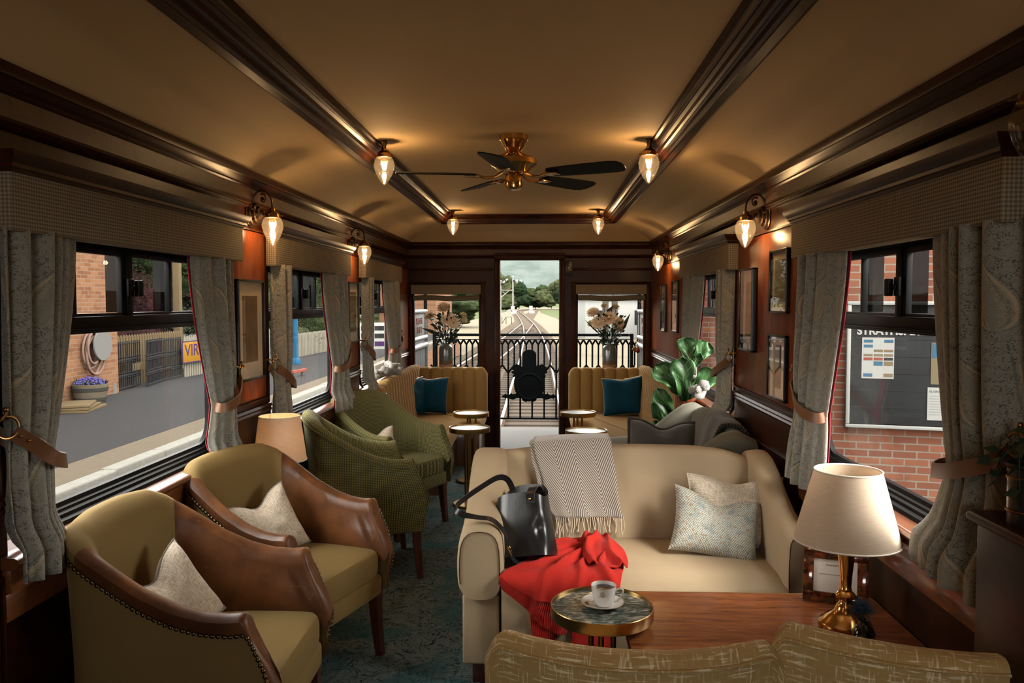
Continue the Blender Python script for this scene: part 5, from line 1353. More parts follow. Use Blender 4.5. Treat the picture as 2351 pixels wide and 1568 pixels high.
picture('lower of two framed pictures stacked beside the right curtain', XR-.007, 1, 3.94, 1.28, .30, .32, kind=2)
picture('small far framed picture next to the end wall, right side', XR-.007, 1, 7.70, 1.54, .28, .45)
picture('far framed picture just left of the far right curtain', XR-.007, 1, 7.02, 1.56, .30, .45, kind=1)
# small brass plate by the doorway
o = thing('wall_plate', 'small dark wall plate with brass ornament right of the doorway', 'wall plate', (.262, YE, 1.96))
m = MB(); m.box(-.038, .038, -.016, 0, -.075, .075, .005); m.build('plate', M['blackwood'], o)
m = MB(); m.tube(crom([(-.010, -.020, -.045), (.014, -.022, -.02), (-.012, -.022, .0), (.012, -.022, .02), (-.006, -.020, .045)], 24), .006, 8); m.build('ornament', M['brassdark'], o)
# planter at the right edge on its ledge
o = thing('planter_ledge', 'dark mahogany ledge cabinet at the right edge under the metal planter', 'cabinet', (1.09, 1.66, 0))
m = MB(); m.box(1.035, 1.130, 1.50, 1.925, 0, 1.075, .004); m.build('body', M['mahogany'], o, world=True)
m = MB(); m.box(1.015, 1.130, 1.48, 1.945, 1.075, 1.100, .010, 3); m.build('top', M['mahog_y'], o, world=True)
o = thing('metal_planter', 'dark metal planter with trailing ivy cut off by the right edge', 'planter', (1.078, 1.80, 1.10))
m = MB(); m.lathe([(.001, 0), (.038, 0), (.041, .006), (.042, .10), (.043, .13), (.049, .136), (.049, .142), (.043, .142), (.040, .13), (.001, .12)], 36, Matrix.Diagonal((1, 1, 1, 1))); m.build('pot', M['zinc'], o)
for zz in (.035, .11): m = MB(); m.tube([(.0425*math.cos(a), .0425*math.sin(a), zz) for a in [2*PI*k/40 for k in range(40)]], .0025, 6, closed=True); m.build('band', M['brassdark'], o)
r = random.Random(3)
for k in range(9):
    a = r.uniform(0, 6.28); d = Vector((math.cos(a)*.75-.2, math.sin(a), 0)); ln = r.uniform(.06, .12)
    m = MB(); p = crom([(0, 0, .12), d*.03+Vector((0, 0, .17)), d*.06+Vector((0, 0, .16+r.uniform(-.02, .05))), d*ln*.8+Vector((0, 0, .12+r.uniform(-.10, .10)))], 12); p = [Vector((min(q.x, .040), q.y, q.z)) for q in p]; m.tube(p, .0016, 5)
    for q in range(3, 12, 2):
        c = p[q]; t = Vector((r.uniform(-1, .2), r.uniform(-1, 1), r.uniform(-.8, .2))).normalized(); s_ = t.orthogonal().normalized()*.014; e = c+t*.036; b = len(m.v)
        m.v += [c, c+t*.012+s_, e, c+t*.012-s_, c+t*.014+t.cross(s_)*.15]
        for f in ((0, 1, 4), (1, 2, 4), (2, 3, 4), (3, 0, 4), (0, 3, 2, 1)): m.face([b+x for x in f])
    m.build('ivy_strand', M['darkleaf'], o, sharp=80)
OLDM = set(bpy.data.materials)
# ------------------------------------------------------------------ outside: materials
def brick(name, c1, c2, mortar, bw, bh, ax):
    t = Mt(name); x, y, z = t.xyz(t.obj()); v = t.comb((x, y)[ax], z, 0.)
    n = t.nt.nodes.new('ShaderNodeTexBrick'); t.nt.links.new(v.k, n.inputs['Vector'])
    n.inputs['Scale'].default_value = 1; n.inputs['Brick Width'].default_value = bw; n.inputs['Row Height'].default_value = bh; n.inputs['Mortar Size'].default_value = .0065; n.inputs['Mortar Smooth'].default_value = .2; n.inputs['Bias'].default_value = -.1
    n.inputs['Color1'].default_value = (*c1, 1); n.inputs['Color2'].default_value = (*c2, 1); n.inputs['Mortar'].default_value = (*mortar, 1)
    c = S(t.nt, n.outputs[0]); k = t.noise(v, 5, 4); c = t.mix(c, [q*.55 for q in c1], k.sm(.5, .75)*.6)
    t.col(c).set(rough=.9, spec=.2); t.bump(S(t.nt, n.outputs[1]), .4, -.004); return t.m
K = .085         # outdoor colours darkened together, offsetting the strong sky that lights the room
def kk(*c): return tuple(q*K for q in c)
M['brickred'] = brick('red_brick', kk(1.05, .42, .25), kk(.62, .24, .16), kk(.95, .80, .66), .18, .060, 0)
M['brickorange'] = brick('orange_brick', kk(.95, .47, .25), kk(.62, .26, .14), kk(.80, .64, .48), .225, .0755, 1)
M['asphalt'] = plain('platform_asphalt', kk(.16, .155, .16), .95, var=.15, vs=40, bump=(120, .3, .003))
M['kerb'] = plain('whitewashed_kerb', kk(1.0, .96, .86), .9, var=.18, vs=14, bump=(30, .5, .01))
M['coping'] = plain('tan_coping_stone', kk(.52, .42, .31), .95, var=.15, vs=10)
M['ballast'] = plain('brown_ballast', kk(.42, .31, .21), .95, var=.55, vs=22, bump=(30, .9, .03))
M['sand'] = plain('sandy_ground', kk(.78, .66, .47), .95, var=.2, vs=1.2)
M['grass'] = plain('rough_grass', kk(.34, .42, .16), .95, var=.35, vs=2.5)
M['rail'] = plain('rusty_rail_side', kk(.40, .22, .12), .8)
M['railtop'] = plain('polished_rail_head', kk(1.2, 1.15, 1.1), .5)
M['sleeper'] = plain('weathered_sleeper', kk(.34, .28, .23), .95, var=.3, vs=9)
M['deck'] = plain('pale_deck', kk(1.0, .97, .93), .8, var=.06, vs=20)
M['white'] = plain('white_paint', kk(1.5, 1.5, 1.45), .6)
M['timber'] = plain('fence_timber', kk(.50, .36, .20), .9, var=.2, vs=6)
M['picket'] = plain('pale_picket', kk(.85, .78, .62), .9, var=.15, vs=6)
M['gateiron'] = plain('dark_gate_iron', kk(.10, .10, .105), .6)
M['signyellow'] = plain('yellow_enamel', kk(1.1, .55, .06), .4)
M['signpurple'] = plain('purple_enamel', kk(.22, .10, .35), .4)
M['blue'] = plain('blue_paint', kk(.06, .36, .72), .5)
M['purpleflower'] = plain('violet_flowers', kk(.38, .32, .95), .8, var=.3, vs=40)
M['barrel'] = plain('barrel_wood', kk(.50, .42, .30), .8, var=.25, vs=9)
M['iron'] = plain('barrel_hoop', kk(.16, .15, .14), .6)
M['hose'] = plain('pink_hose', kk(.85, .55, .45), .6)
M['reel'] = plain('grey_reel_disc', kk(.62, .60, .58), .8, var=.1, vs=30)
M['crimson'] = plain('crimson_sign_paint', kk(1.2, .12, .08), .6)
M['slate'] = plain('noticeboard_slate', kk(.14, .145, .155), .7, var=.25, vs=7)
M['postblue'] = plain('poster_blue', kk(.20, .50, .80), .7)
M['posttan'] = plain('poster_tan', kk(.72, .58, .36), .7)
M['postred'] = plain('poster_red', kk(1.0, .28, .20), .7)
M['roofgrey'] = plain('roof_slate', kk(.35, .36, .38), .8)
def leafm(n, c, v=.45):
    t = Mt(n); p = t.obj(); a = t.noise(p, .8, 3); b = t.noise(p, 5, 5, .5, .7)
    t.col(t.mix(kk(*[q*.35 for q in c]), kk(*[q*1.6 for q in c]), (a*.45+b*.75-.1).sm(.25, .75))).set(rough=.8); t.bump(b, 1., .5); return t.m
M['tree1'] = leafm('tree_green', (.20, .29, .11)); M['tree2'] = leafm('tree_dark_green', (.10, .18, .08)); M['tree3'] = leafm('tree_pale_green', (.33, .40, .17)); M['maple'] = leafm('maple_purple', (.26, .12, .12)); M['silver'] = leafm('shrub_silver', (.42, .46, .36))
t = Mt('hazy_forested_hill'); p = t.obj(); n = t.noise(p, .02, 8, 0, .65); n2 = t.noise(p, .003, 4)
t.col(t.mix(kk(.30, .41, .37), kk(.56, .66, .60), n.sm(.35, .65)*.7+n2*.3)).set(rough=1, spec=0); M['hill'] = t.m  # pale blue-green: distance haze mixed into the forest colour
for q in bpy.data.materials:
    if q not in OLDM and q.node_tree.nodes.get('Principled BSDF'): q.node_tree.nodes['Principled BSDF'].inputs['Specular IOR Level'].default_value = .02
# ------------------------------------------------------------------ ground, platform, tracks
m = MB(); m.box(-4.55, 60, -20, 420, -1.7, -1.42, 0); m.box(-420, -4.55, 45, 420, -1.7, -1.42, 0); m.box(60, 420, 60, 420, -1.7, -1.42, 0); struct(m.build('ground', M['sand']))
m = MB(); m.box(-60, -5.45, -20, 45, -1.4, -.252, 0); struct(m.build('platform_floor', M['asphalt']))
def kx(y): return -4.72-.012*(y-7)
m = MB(); r = random.Random(2); y = -4.
while y < 44:
    l = r.uniform(1.0, 1.5); b = MB()
    m.box(kx(y)-.20, kx(y)+r.uniform(-.01, .015), y+.006, y+l-.006, -.50, -.25+r.uniform(-.008, .008), .025, 3); y += l
struct(m.build('kerb_floor_edge', M['kerb']))
m = MB(); m.box(-5.50, -4.90, -6, 45, -1.35, -.256, 0); struct(m.build('coping_floor', M['coping']))
m = MB(); m.box(-4.98, -4.84, -6, 45, -1.4, -.49, 0); struct(m.build('platform_wall', M['brickorange']))
m = MB(); m.box(-4.6, -1.9, -10, 300, -1.46, -1.408, 0); struct(m.build('siding_ground', M['ballast']))
trk = crom([(-.26, 8, 0), (-.28, 17.5, 0), (-.36, 26, 0), (-.55, 45, 0), (-1.02, 69, 0), (-2.2, 105, 0), (-4.6, 160, 0), (-7.2, 215, 0), (-8.2, 255, 0), (-6.5, 290, 0), (-.5, 320, 0), (12, 345, 0)], 140)
div = crom([(-2.2, 105, 0), (-2.75, 90, 0), (-3.4, 76, 0), (-4.6, 60, 0), (-6.6, 45, 0), (-9.5, 32, 0), (-14, 20, 0)], 60)
div = crom([(-2.0, 108, 0), (-2.15, 98, 0), (-2.45, 84, 0), (-2.95, 70, 0), (-3.7, 55, 0), (-4.55, 40, 0), (-5.0, 32, 0)], 60)
div = crom([(-2.2, 106, 0), (-2.2, 96, 0), (-2.3, 84, 0), (-2.4, 70, 0), (-2.6, 54, 0), (-2.95, 40, 0), (-3.25, 28, 0), (-3.4, 18, 0), (-3.4, 4, 0), (-3.4, -8, 0)], 70)
def offset(path, d):
    out = []
    for k, p in enumerate(path):
        t = (path[min(k+1, len(path)-1)]-path[max(k-1, 0)]).normalized(); out.append(p+Vector((t.y, -t.x, 0))*d)
    return out
def rail(path, d, label):
    p = offset(path, d); o = thing('railway_rail', label, 'rail', (p[0].x, p[0].y, -1.36), 0, 'railway rails')
    def sw(pr, name, mt):
        m = MB(); n = len(p)
        def P(i, j):
            t = (p[min(i+1, n-1)]-p[max(i-1, 0)]).normalized(); s_ = Vector((t.y, -t.x, 0)); a, z = pr[j]; return p[i]+s_*a+Vector((0, 0, z))
        b = m.grid(P, n, len(pr), cv=True); m.face([b+j for j in range(len(pr))]); m.face([b+(n-1)*len(pr)+j for j in range(len(pr))]); m.build(name, mt, o, world=True)
    sw([(-.065, -1.362), (.065, -1.362), (.065, -1.35), (.010, -1.335), (.010, -1.25), (-.010, -1.25), (-.010, -1.335), (-.065, -1.35)], 'rail_web', M['rail'])
    sw([(-.035, -1.25), (.035, -1.25), (.035, -1.212), (.028, -1.203), (-.028, -1.203), (-.035, -1.212)], 'rail_head', M['railtop'])
rail(trk, -.74, 'left rail of the main track running straight away behind the coach'); rail(trk, .74, 'right rail of the main track running straight away behind the coach')
rail(div, -.74, 'left rail of the siding that joins from the left'); rail(div, .74, 'right rail of the siding that joins from the left')
m = MB()
def bed(path, w, z0, z1):
    n = len(path); L1, L2 = offset(path, -w), offset(path, w); L0, L3 = offset(path, -w-.8), offset(path, w+.8)
    m.grid(lambda i, j: ((L0, L1, L2, L3)[j][i]+Vector((0, 0, (z0, z1, z1, z0)[j]))), n, 4)
bed(trk, 1.5, -1.50, -1.400); struct(m.build('ballast_floor', M['ballast']))
m = MB(); bed(div, 1.5, -1.50, -1.405); struct(m.build('siding_ballast_floor', M['ballast']))
sl0 = None
def along(path, d):
    acc = 0.
    for a, b in zip(path, path[1:]):
        l = (b-a).length
        if acc+l >= d: return a.lerp(b, (d-acc)/l), (b-a).normalized()
        acc += l
    return path[-1], (path[-1]-path[-2]).normalized()
for k in range(96):
    p, t = along(trk, 2.6+k*.72)
    if sl0 is None:
        m = MB(); m.box(-1.25, 1.25, -.125, .125, -.10, 0, .012); sl0 = m.build('track_sleeper', M['sleeper']); tag(sl0, 'weathered wooden sleeper under the main track rails', 'sleeper', 'sleepers of the main track'); s_ = sl0
    else: s_ = sl0.copy(); COL.objects.link(s_)
    s_.location = (p.x, p.y, -1.363); s_.rotation_euler = (0, 0, math.atan2(-t.x, t.y)+0)
for k in range(60):
    p, t = along(div, 20+k*.95); s_ = sl0.copy(); COL.objects.link(s_); s_.location = (p.x, p.y, -1.363); s_.rotation_euler = (0, 0, math.atan2(t.x, -t.y)+PI)
    tag(s_, 'weathered wooden sleeper under the siding rails', 'sleeper', 'sleepers of the siding')
m = MB(); m.box(-60, -12, 44, 300, -1.42, -1.38, 0); struct(m.build('verge_floor', M['grass']))
m = MB(); r = random.Random(4)
pts = [(3.2, 95), (40, 60), (60, 60), (60, 300), (-2, 300), (-1, 220), (2.2, 150)]
m.prism(pts, -1.43, -1.39); struct(m.build('meadow_floor', M['grass']))
# ------------------------------------------------------------------ end platform of the coach
m = MB(); m.box(-1.56, 1.24, YE+.0, 10.20, -.10, -.012, .004); struct(m.build('deck_floor', M['deck']))
GYR = 10.08
o = thing('platform_railing', 'black iron railing with pointed lattice across the end platform', 'railing', (-.16, GYR, 0))
def bar(mb, a, b, w): mb.tube([a, b], w, 6)
x0, x1 = -1.40, 1.10
m = MB(); m.box(x0, x1, GYR-.025, GYR+.025, 1.165, 1.200, .008); m.box(x0, x1, GYR-.010, GYR+.010, 1.118, 1.130, .003); m.build('top_rail', M['blackiron'], o, world=True)
m = MB(); m.box(x0, x1, GYR-.012, GYR+.012, .105, .128, .004); m.build('bottom_rail', M['blackiron'], o, world=True)
pt = .152; n = int((x1-x0)/pt); m0 = MB(); ml = MB()
for k in range(n+1):
    x = x0+k*pt+.03
    if x > x1-.01: break
    b = MB(); bar(b, (x, GYR, .115), (x, GYR, 1.07), .0125); b.build('bar', M['blackiron'], o, world=True)
    b = MB(); bar(b, (x+pt/2, GYR, .80), (x+pt/2, GYR, 1.07), .0115); b.build('short_bar', M['blackiron'], o, world=True)
    b = MB()
    for s_ in (-1, 1): bar(b, (x, GYR, .70), (x+s_*pt/2, GYR, .80), .0135)
    b.build('lower_point', M['blackiron'], o, world=True)
    for xx in (x, x+pt/2):
        b = MB()
        for s_ in (-1, 1): bar(b, (xx, GYR, 1.06), (xx+s_*pt/4, GYR, 1.122), .0135)
        b.build('upper_point', M['blackiron'], o, world=True)
for x in (x0, x1): b = MB(); b.box(x-.02, x+.02, GYR-.02, GYR+.02, -.01, 1.20, .004); b.build('post', M['blackiron'], o, world=True)
# coat of arms plate on the railing
o = thing('crest_plate', 'black silhouetted ornate crest plate fixed to the end railing', 'crest', (-.190, GYR-.035, .55)); o.scale = (1.28, 1, 1.15)
T = Matrix(((1, 0, 0, 0), (0, 0, -1, 0), (0, 1, 0, 0), (0, 0, 0, 1)))
def plate(m, poly, d=.014): m.prism(poly, -d, d*.2, T)
def mir(h): return h+[(-x, y) for x, y in h[::-1]]
cs = MB()
crest = [(.0, .390), (.030, .384), (.055, .368), (.068, .345), (.070, .20), (.095, .215), (.125, .232), (.150, .215), (.140, .200), (.165, .205), (.180, .185), (.172, .165), (.150, .160), (.178, .150), (.172, .128), (.150, .120), (.165, .100), (.158, .082), (.140, .092),
         (.150, .055), (.152, .0), (.146, -.05), (.130, -.092), (.150, -.100), (.170, -.100), (.182, -.082), (.186, -.100), (.205, -.112), (.225, -.112), (.238, -.095), (.246, -.110), (.276, -.122), (.262, -.140), (.245, -.142), (.240, -.158), (.226, -.146), (.190, -.156), (.165, -.162), (.145, -.158), (.125, -.148), (.075, -.150), (.065, -.176), (.030, -.190), (.015, -.180), (.0, -.186)]
plate(cs, crest+[(-x, y) for x, y in crest[-2:0:-1]]); cs.build('crest_body', M['blackiron'], o)
m = MB(); m.lathe([(.112, -.006), (.118, -.012), (.126, -.012), (.132, -.006), (.126, 0), (.118, 0), (.112, -.006)], 40, Matrix.Translation((0, -.010, -.02)) @ Matrix.Rotation(PI/2, 4, 'X') @ Matrix.Diagonal((1, 1.15, 1, 1))); m.build('garter_ring', M['blackiron'], o)
m = MB(); plate(m, [(-.07, .07), (.07, .07), (.074, -.03), (.05, -.09), (0, -.115), (-.05, -.09), (-.074, -.03)], .020); m.build('shield', M['blackiron'], o)
# side gates
def side_gate(X, sg, label):
    o = thing('side_gate', label, 'gate', (X, 9.3, 0), 0, 'side gates of the end platform'); y0, y1 = 8.74, 9.76
    m = MB()
    for k in range(13): y = lerp(y0+.03, y1-.05, k/12); m.box(X-.012, X+.012, y-.032, y+.032, .04, 1.06, .008)
    m.build('slatted_panel', M['gateiron2'], o, world=True)
    for (z, rr) in ((1.075, .035), (1.17, .030), (1.485, .026)): m = MB(); m.tube([(X-sg*.01, y0, z), (X-sg*.01, y1, z)], rr, 12); m.build('rail', M['gaterail'], o, world=True)
    m = MB(); m.box(X-.02, X+.02, y0, y0+.05, 1.1, 1.48, .006); m.box(X-.02, X+.02, y1-.07, y1, 0, 1.50, .006); m.build('post', M['gateiron2'], o, world=True)
    m = MB(); m.tube([(X, y1+.04, -.01), (X, y1+.04, 1.72)], .022, 12); m.build('upright', M['blackiron'], o, world=True)
    m = MB(); m.box(X-.006, X+.006, y0+.05, y1-.07, 1.20, 1.455, .002); m.build('sign_panel', M['gatesign'], o, world=True)
    for body, z, s_ in (('PLEASE', 1.340, .105), ('SHUT', 1.235, .105)):
        Mx = Matrix.Translation((X-sg*.008, 9.27, z)) @ Matrix.Rotation(-sg*PI/2, 4, 'Z') @ Matrix.Rotation(PI/2, 4, 'X'); txt(body, s_, Mx, M['crimson'], o, ex=.001, align='CENTER', sx=1.5)
    return o
M['gateiron2'] = plain('grey_gate_paint', kk(.26, .26, .27), .6, var=.2, vs=9); M['gaterail'] = plain('pale_grey_rail', kk(.80, .80, .80), .5); M['gatesign'] = plain('grey_green_sign', kk(.48, .50, .42), .6)
side_gate(-1.47, -1, 'grey side gate with red lettering seen through the left end window')
side_gate(1.16, 1, 'grey side gate with red lettering seen through the right end window')
o = thing('brass_padlock', 'square brass padlock hanging on the right side gate', 'padlock', (1.105, 9.60, 1.06)); m = MB(); m.box(-.03, .03, -.012, .012, -.06, -.005, .006, M=Matrix.Rotation(.6, 4, 'Y')); m.build('lock_body', M['signyellow'], o)
m = MB(); m.tube(crom([(-.012, 0, -.01), (-.010, 0, .03), (0, 0, .07), (.010, 0, .03), (.012, 0, -.01)], 16), .004, 6); m.build('shackle', M['brass'], o)
o = thing('red_padlock', 'small red padlock beside the brass one on the side gate', 'padlock', (1.11, 9.50, 1.04)); m = MB(); m.sph((0, 0, -.02), (.024, .014, .030), 12, 10); m.build('lock_body', M['crimson'], o); m = MB(); m.tube(crom([(-.012, 0, 0), (0, 0, .05), (.012, 0, 0)], 12), .004, 6); m.build('shackle', M['steel'], o)
# ------------------------------------------------------------------ trees
def blob(m, c, r, seed, sub=4):
    def d(p):
        q = p*2.1+Vector((seed, seed*.7, 0)); return 1+.30*mnoise.noise(q)+.16*mnoise.noise(q*2.7)+.10*mnoise.noise(q*6)
    m.ico(c, r, sub, None, d)
def tree(label, x, y, z0, h, w, mt, seed, nb=5, group='trees and shrubs outside', cards=0, trunk=True):
    o = thing('tree', label, 'tree', (x, y, z0), 0, group); r = random.Random(seed)
    if trunk: m = MB(); m.tube([(0, 0, 0), (.02*h, 0, h*.3), (0, 0, h*.6)], lambda k: h*.022*(1-.3*k), 8); m.build('trunk', M['stem'], o)
    m = MB()
    for k in range(nb):
        t = k/max(1, nb-1); blob(m, (r.uniform(-.28, .28)*w, r.uniform(-.28, .28)*w, h*lerp(.24, .80, t)), (w*r.uniform(.26, .42)*(1.1-.4*t), w*r.uniform(.26, .42)*(1.1-.4*t), h*r.uniform(.16, .24)), seed*3+k)
    if cards:
        base = [v.copy() for v in m.v]; b0 = len(base); cc = sum(base, Vector())/b0; m.v = [cc+(v-cc)*.80 for v in m.v]
        for k in range(cards):
            p = base[r.randrange(b0)]; c = p*r.uniform(.92, 1.10) if False else p+Vector((r.gauss(0, 1), r.gauss(0, 1), r.gauss(0, 1)))*w*.055
            a = Vector((r.gauss(0, 1), r.gauss(0, 1), r.gauss(0, 1))).normalized(); s_ = a.orthogonal().normalized(); L_ = w*r.uniform(.010, .018); b = len(m.v)
            m.v += [c-a*L_, c+s_*L_*.5, c+a*L_, c-s_*L_*.5, c+a.cross(s_)*L_*.15]
            for f in ((0, 1, 4), (1, 2, 4), (2, 3, 4), (3, 0, 4)): m.face([b+x for x in f])
    m.build('crown', mt, o, recalc=False, sharp=180); return o
r = random.Random(9)
# the bank of trees at the end of the line
spec = [(-34, 250, 17, 16, 3), (-24, 262, 19, 15, 1), (-16, 300, 15, 12, 3), (-10.5, 330, 12, 11, 2), (-4, 345, 11, 12, 1), (3, 340, 14, 13, 3), (9, 320, 13, 12, 2), (12, 300, 15, 14, 1), (17, 290, 16, 14, 2), (21, 262, 14, 13, 2), (26, 250, 13, 14, 1), (15, 235, 7, 9, 3), (-44, 240, 16, 18, 1), (-56, 230, 17, 18, 3), (36, 240, 17, 18, 1), (48, 230, 16, 18, 3), (20, 205, 6, 10, 1), (30, 190, 8, 12, 3), (-70, 220, 15, 20, 1), (-22, 230, 8, 10, 3)]
for k, (x, y, h, w, mt) in enumerate(spec):
    side = 'left' if x < -8 else ('right' if x > 6 else 'middle')
    tree('bushy green tree in the distant bank beyond the doorway', x, y, -1.5, h*.92, w, M['tree%d' % mt], 40+k, 6, 'trees in the distant bank')
for k, (x, y, h, w, mt) in enumerate([(-17, 52, 4.2, 8, 3), (-24, 60, 6, 9, 1), (-13, 75, 4.5, 8, 3), (-11, 95, 5, 9, 1), (9, 75, 3, 5, 3), (13, 62, 4, 7, 1)]):
    tree('leafy shrub beside the line, seen through the end windows', x, y, -1.5, h, w, M['tree%d' % mt], 70+k, 5, 'shrubs beside the line')
tl = 'trees behind the left platform'
for k, (x, y, h, w, mt, lab) in enumerate([(-14.5, 22, 7.5, 5.5, 'tree2', 'tall dark tree behind the platform, seen through the nearest left window'), (-13.2, 27, 7.5, 5, 'tree1', 'tall green tree right of the timber post, behind the platform'), (-16, 33, 9, 8, 'tree1', 'broad green tree behind the picket fence'), (-12.4, 32, 5.0, 4.6, 'tree3', 'pale green tree seen through the middle left window'), (-12.5, 40, 7, 7, 'tree2', 'dark green tree seen through the middle left window, farther back'), (-11.6, 36, 4.6, 4, 'tree1', 'rounded green tree near the blue post')]):
    tree(lab, x, y, -.3, h, w, M[mt], 90+k, 6, tl, cards=9000)
tree('purple-leaved maple behind the timber fence, nearest left window', -11.3, 21.6, -.3, 2.9, 2.2, M['maple'], 101, 5, tl, cards=7000)
tree('pale bushy shrub behind the grey paling fence, middle left window', -9.9, 28.6, -.3, 2.5, 2.3, M['tree3'], 103, 5, tl, cards=6000, trunk=False)
tree('green bushy shrub behind the paling fence, farther along', -9.9, 32.0, -.3, 3.0, 2.4, M['tree1'], 104, 5, tl, cards=6000, trunk=False)
tree('silvery low shrub right of the purple maple', -10.9, 22.6, -.3, 2.2, 1.6, M['silver'], 102, 4, tl, cards=5000)
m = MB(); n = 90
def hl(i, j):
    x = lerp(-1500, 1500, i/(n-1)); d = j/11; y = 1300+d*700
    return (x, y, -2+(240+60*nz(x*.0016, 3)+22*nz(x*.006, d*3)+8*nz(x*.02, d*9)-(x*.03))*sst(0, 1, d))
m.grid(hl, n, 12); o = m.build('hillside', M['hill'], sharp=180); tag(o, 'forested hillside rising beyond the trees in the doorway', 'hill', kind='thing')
m = MB(); m.box(-1500, 1500, 420, 1310, -2.2, -1.6, 0); struct(m.build('valley_ground', M['grass']))
# ------------------------------------------------------------------ signals and lineside things
o = thing('semaphore_signal', 'white bracket semaphore signal with two arms beside the line', 'signal', (-9.8, 178, -1.4))
m = MB(); m.tube([(0, 0, 0), (0, 0, 7.4)], .16, 10); m.sph((0, 0, 7.6), .25, 10, 8); m.build('main_post', M['white'], o)
m = MB(); m.tube([(2.75, 0, .9), (2.75, 0, 8.35)], .14, 10); m.sph((2.75, 0, 8.55), .22, 10, 8); m.build('doll_post', M['white'], o)
m = MB(); m.box(-.1, 2.95, -.3, .3, 5.55, 5.68, .02); m.tube([(0, 0, 3.9), (1.9, 0, 5.5)], .09, 8); m.tube([(.5, 0, 5.3), (.95, 0, 4.85)], .06, 6); m.build('bracket', M['white'], o)
for (x, z, a) in ((.25, 7.0, 40), (3.0, 7.75, 0)):
    T = Matrix.Translation((x, -.15, z)) @ Matrix.Rotation(-math.radians(a), 4, 'Y'); m = MB(); m.box(.35, 1.75, -.04, .04, -.19, .19, .02, M=T); m.build('signal_arm', M['white'], o)
    m = MB(); m.box(1.02, 1.20, -.05, -.03, -.19, .19, 0, M=T); m.build('arm_band', M['blackiron'], o)
    m = MB(); m.sph((x, -.1, z-.05), .22, 10, 8); m.build('spectacle', M['gateiron'], o)
m = MB(); m.sph((1.75, -.3, 5.85), .17, 10, 8); m.build('red_lamp', M['postred'], o)
for k, (x, y, lab) in enumerate(((-7.55, 190, 'white lineside board left of the bend'), (-3.4, 200, 'white lineside board right of the bend'))):
    o = thing('lineside_board', lab, 'board', (x, y, -1.4), 0, 'white lineside boards'); m = MB(); m.box(-.45, .45, -.06, .06, .9, 2.0, .08, 3); m.build('board', M['white'], o); m = MB(); m.box(-.5, .9, -.2, .2, 0, .85, .05); m.build('plinth', M['white'], o)
o = thing('track_gantry', 'small white-topped black frame beside the track', 'frame', (-5.2, 108, -1.4)); m = MB()
for x in (0, .75): m.box(x-.07, x+.07, -.05, .05, .9, 1.85, .01)
m.box(-.07, .82, -.05, .05, 1.70, 1.85, .01); m.build('white_frame', M['white'], o)
m = MB()
for x in (-.55, .0, .75): m.tube([(x, 0, 0), (x, 0, .95)], .04, 6)
m.tube([(-.6, 0, .0), (0, 0, .95), (.75, 0, .95)], .04, 6); m.build('black_legs', M['blackiron'], o)
o = thing('white_house', 'white house seen behind the flowers in the right end window', 'house', (6.5, 66, -1.5), .15)
m = MB(); m.box(-3.2, 3.2, 0, 6, 0, 3.4, .02); m.build('walls', M['white'], o); m = MB(); m.prism([(-3.5, 3.35), (3.5, 3.35), (0, 5.6)], -.3, 6.3, Matrix(((1, 0, 0, 0), (0, 0, 1, 0), (0, 1, 0, 0), (0, 0, 0, 1)))); m.build('roof', M['roofgrey'], o)
for x in (-1.7, 1.4): m = MB(); m.box(x-.45, x+.45, -.04, .02, 1.2, 2.4, .01); m.build('window', M['gateiron'], o)
for k, (x, y) in enumerate(((3.35, 44), (3.9, 44.5))): o = thing('sleeper_post', 'dark upright timber post beyond the right end window', 'post', (x, y, -1.5), 0, 'upright posts beside the line'); m = MB(); m.box(-.16, .16, -.16, .16, 0, 4.3, .02); m.build('post', M['sleeper'], o)
# ------------------------------------------------------------------ left platform
m = MB(); m.box(-16, -8.68, 4.0, 15.85, -.26, 5.2, 0); o = m.build('station_house', M['brickorange']); tag(o, 'orange brick station building on the left platform', 'building')
o = thing('barrel_planter', 'half-barrel planter of violet flowers against the brick wall', 'planter', (-8.37, 14.30, -.252))
m = MB(); m.lathe([(.001, 0), (.235, 0), (.275, .10), (.305, .34), (.295, .345), (.285, .31), (.001, .30)], 36); m.build('barrel', M['barrel'], o)
for z, rr in ((.07, .268), (.25, .298)): m = MB(); m.lathe([(rr, z-.03), (rr+.006, z-.03), (rr+.010, z+.03), (rr+.004, z+.03)], 36); m.build('hoop', M['iron'], o)
m = MB(); r = random.Random(7)
for k in range(420):
    a = r.random()*6.28; q = .27*r.random()**.5; c = Vector((q*math.cos(a), q*math.sin(a), .34+.12*(1-(q/.28)**2)*r.random()+.03*r.random())); m.sph(c, r.uniform(.012, .022), 6, 4)
m.build('flowers', M['purpleflower'], o, kind='stuff', sharp=180)
m = MB()
for k in range(160):
    a = r.random()*6.28; q = .28*r.random()**.5; c = Vector((q*math.cos(a), q*math.sin(a), .31+.05*r.random())); d = Vector((r.gauss(0, 1), r.gauss(0, 1), 1)).normalized(); s_ = d.orthogonal().normalized()*.018; b = len(m.v)
    m.v += [c, c+d*.05+s_, c+d*.10, c+d*.05-s_]; m.face([b, b+1, b+2, b+3])
m.build('leaves', M['tree1'], o, kind='stuff', sharp=180, recalc=False)
o = thing('hose_reel', 'grey disc hose reel with pink hose coils on the brick wall', 'hose reel', (-8.66, 14.95, .78))
m = MB(); T = Matrix.Rotation(PI/2, 4, 'Y'); m.lathe([(.001, .20), (.30, .20), (.31, .19), (.31, .17), (.30, .16), (.001, .16)], 40, T); m.build('disc', M['reel'], o)
m = MB(); m.tube([T @ Vector((0, 0, 0)), T @ Vector((0, 0, .18))], .05, 10); m.build('axle', M['iron'], o)
